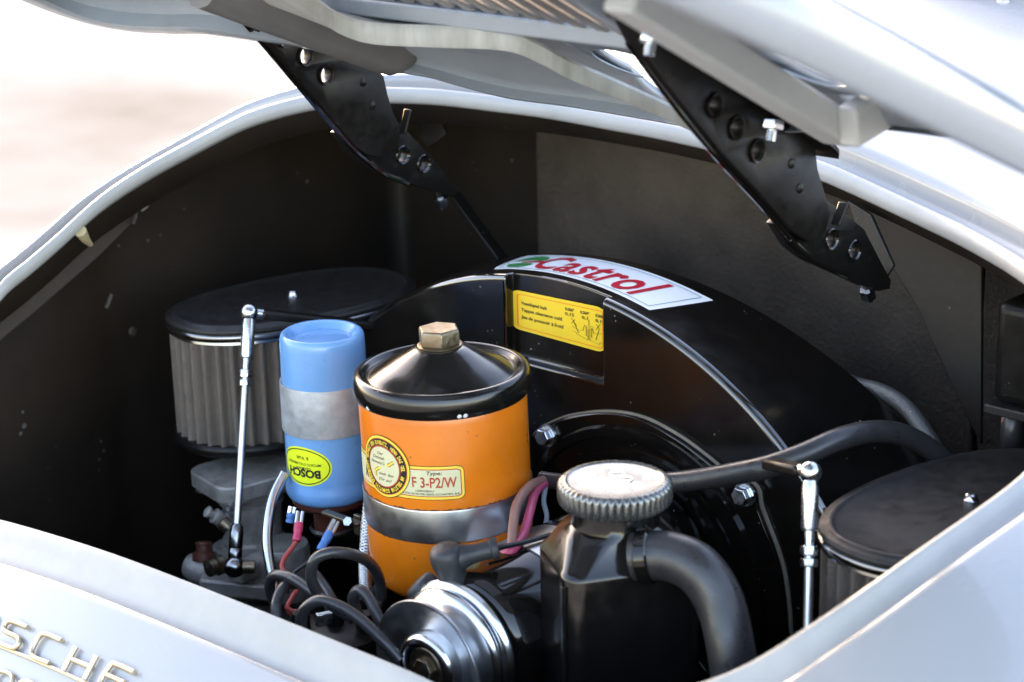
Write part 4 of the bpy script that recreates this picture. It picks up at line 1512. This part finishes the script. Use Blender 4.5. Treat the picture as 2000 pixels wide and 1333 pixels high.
hose('breather_hose', [(1150, 948, .010), (1250, 945, .012), (1340, 940, .015), (1430, 926, .020), (1500, 912, .026), (1570, 888, .04), (1640, 858, .06), (1710, 843, .085), (1770, 852, .105), (1820, 880, .12), (1860, 915, .13)],
     [.0068, .0066, .0066, .0067, .0068, .0069, .0069, .0068, .0066, .0064, .0064], 'rubber', 'long black rubber hose running behind the filler cap to the right', 'hose')
hose('cable_sleeve', [(1056, 936, .006), (1085, 940, .008), (1120, 944, .009), (1170, 948, .010)], [.0050, .0052, .0054, .0054], 'rubber', 'short black sleeve left of the filler cap gathering the coloured wires', 'sleeve')
hose('pressed_pipe', [(1600, 715, .17), (1660, 748, .17), (1720, 765, .17), (1765, 792, .165), (1800, 835, .16), (1830, 885, .155), (1850, 930, .15)], .0052, 'pipe_grey', 'rough dark grey pipe bending down right of the shroud', 'pipe')

# coloured wires out of the sleeve
wire('loom_wire', [(1062, 938, 1.288), (1035, 950, 1.255), (1010, 985, 1.232), (1002, 1030, 1.218), (998, 1075, 1.208), (985, 1115, 1.20), (972, 1145, 1.205), (955, 1185, 1.225)], .0030, 'wire_brown', 'brownish pink wire curving down in front of the orange canister')
wire('loom_wire', [(1064, 944, 1.286), (1046, 962, 1.26), (1035, 1000, 1.235), (1022, 1045, 1.22), (1000, 1075, 1.205), (965, 1090, 1.21), (920, 1105, 1.195)], .0028, 'wire_pink', 'magenta wire running into the black rubber boot')
wire('loom_wire', [(1066, 950, 1.285), (1062, 980, 1.28), (1068, 1010, 1.275), (1060, 1045, 1.27), (1050, 1080, 1.26)], .0016, 'wire_grey', 'thin grey blue wire beside the filler tank')
wire('loom_wire', [(1075, 1045, 1.22), (1030, 1058, 1.21), (985, 1068, 1.20), (950, 1076, 1.195)], .0016, 'wire_black', 'thin black wire running into the rubber boot from the right')


# rubber boots on the generator terminals
def boot(label, base, top, spout):
    base, top, spout = Vector(base), Vector(top), Vector(spout)
    t = thing('rubber_boot', label, 'rubber boot', base, 'black rubber terminal boots')
    mid = (base + top) / 2
    g = G().tube([base, base + (top - base) * .08, base + (top - base) * .30, mid + (top - base) * .16, top - (top - base) * .08, top], [.0078, .0090, .0088, .0100, .0082, .0012], 20, 6)
    part('boot_body', g, 'boot_rubber', t, ang=70)
    s0 = mid + (top - base) * .12
    d = spout - s0
    g = G().tube([s0, s0 + d * .3, s0 + d * .55, s0 + d * .9, spout], [.0080, .0075, .0056, .0054, .0054], 20, 6)
    part('boot_spout', g, 'boot_rubber', t, ang=70)
    dn = d.normalized()
    g = G().lathe([(.0054, -.0025), (.0066, -.002), (.0068, .0012), (.0062, .0022), (.003, .0022)], spout, dn, 24)
    part('spout_bead', g, 'boot_rubber', t, ang=50)
    bn = (top - base).normalized()
    g = G().lathe([(.0080, -.001), (.0094, -.0005), (.0096, .0012), (.0086, .0025)], base, bn, 24)
    part('boot_skirt', g, 'boot_rubber', t, ang=50)
    return t


boot('large black rubber boot in front of the orange canister', P(888, 1140, 1.185), P(866, 1066, 1.175), P(966, 1072, 1.18))
boot('small black rubber boot tucked behind the pulley', P(850, 1172, 1.20), P(812, 1135, 1.20), P(880, 1160, 1.21))
g = G().tube([P(905, 1150, 1.19), P(950, 1146, 1.195), P(1000, 1128, 1.20), P(1040, 1118, 1.205)], .0028, 12, 6)
one('generator_lead', g, 'wire_black', 'black lead lying on the generator behind the boots', 'wire', ang=60)

# ================================================================== IGNITION LEADS
IG = 'looped black ignition leads'
wire('ignition_lead', [(620, 1160, 1.22), (608, 1130, 1.215), (614, 1095, 1.21), (645, 1080, 1.21), (690, 1084, 1.22), (722, 1100, 1.24), (740, 1130, 1.255), (745, 1170, 1.26)], .0035, 'rubber', 'black ignition lead in a high loop against the orange canister', 'ignition lead', IG)
wire('ignition_lead', [(540, 1185, 1.26), (527, 1150, 1.255), (535, 1125, 1.245), (565, 1128, 1.235), (600, 1150, 1.225), (640, 1178, 1.215), (690, 1210, 1.21)], .0034, 'rubber', 'leftmost black ignition lead bending beside the bright pipe', 'ignition lead', IG)
wire('ignition_lead', [(542, 1230, 1.22), (540, 1180, 1.225), (556, 1145, 1.235), (590, 1140, 1.25)], .0034, 'rubber', 'short black ignition lead curving under the leftmost one', 'ignition lead', IG)
wire('ignition_lead', [(588, 1230, 1.19), (592, 1195, 1.185), (622, 1174, 1.18), (665, 1186, 1.175), (705, 1212, 1.17), (745, 1250, 1.165), (780, 1290, 1.165)], .0035, 'rubber', 'front black ignition lead arching towards the pulley', 'ignition lead', IG)
wire('ignition_lead', [(700, 1205, 1.21), (690, 1170, 1.205), (702, 1153, 1.20), (722, 1172, 1.195), (738, 1205, 1.19), (755, 1245, 1.19)], .0035, 'rubber', 'steep black ignition lead just left of the pulley', 'ignition lead', IG)
wire('ignition_lead', [(600, 1145, 1.30), (612, 1122, 1.295), (630, 1140, 1.29), (650, 1175, 1.28), (660, 1220, 1.275)], .0033, 'rubber', 'black ignition lead half hidden inside the high loop', 'ignition lead', IG)
wire('ignition_lead', [(730, 1165, 1.30), (745, 1140, 1.29), (742, 1175, 1.275), (728, 1200, 1.27)], .0033, 'rubber', 'black ignition lead under the bottom edge of the orange canister', 'ignition lead', IG)
wire('coil_wire', [(556, 1185, 1.29), (575, 1195, 1.29), (605, 1192, 1.29), (640, 1200, 1.29)], .0016, 'wire_red', 'thin red wire lying low between the black leads')
# distributor seen between the leads
dc = P(655, 1240, 1.27)
dist = thing('distributor', 'black distributor cap under the ignition leads', 'distributor', (dc.x, dc.y, -.36))
g = G().lathe([(.030, -.36), (.030, dc.z - .02), (.034, dc.z - .016), (.034, dc.z - .004), (.030, dc.z + .004), (.020, dc.z + .008), (.0001, dc.z + .008)], (dc.x, dc.y, 0), seg=40)
part('distributor_cap', g, 'black_satin', dist, ang=40)
for k in range(5):
    a = R(72 * k + 20)
    p = Vector((dc.x, dc.y, dc.z)) + (Vector((math.cos(a), math.sin(a), 0)) * .021 if k < 4 else Vector((0, 0, .002)))
    part('cap_tower', G().lathe([(.0062, 0), (.0058, .016), (.0048, .018), (.0001, .018)], p, (0, 0, 1), 20), 'black_satin', dist)
part('cap_clip', G().beam(P(618, 1212, 1.22), P(648, 1206, 1.225), .004, .008), 'zinc', dist, bevel=.0006)

# ================================================================== REGULATOR BOX
rc = PX(1928, 610, .235)
rg_ = thing('regulator_box', 'black boxed voltage regulator at the right wall', 'regulator', (.285, rc.y + .03, -.03))
rx = .235
pf = [(rc.y + .0, .030 + rc.z - .018), ]
bz0, bz1 = PX(1930, 778, rx).z, PX(1930, 585, rx).z
g = G().box((rx + .055, rc.y + .035, (bz0 + bz1) / 2), .10, .07, bz1 - bz0)
part('cover', g, 'black_satin', rg_, bevel=.007, seg=4)
g = G().box((rx + .055, rc.y + .033, bz0 - .003), .104, .074, .006)
part('base_flange', g, 'black_matt', rg_, bevel=.001)
g = G().tube([PX(1968, 780, .245), PX(1962, 830, .245), PX(1972, 880, .245), PX(1985, 930, .245)], .0022, 10, 6)
one('regulator_wire', g, 'wire_brown', 'brown wire hanging from the regulator box', 'wire', ang=60)
g = G().tube([PX(2010, 790, .25), PX(1985, 815, .25), PX(1978, 860, .25), PX(1995, 900, .25), PX(2020, 930, .25)], .0075, 14, 6)
one('regulator_hose', g, 'rubber', 'black hose below the regulator box at the right edge', 'hose', ang=60)
# black engine sheet below everything
g = G().box((0, .04, -.385), .80, .58, .006)
part('engine_tin', g, 'black_satin', body, bevel=.001)
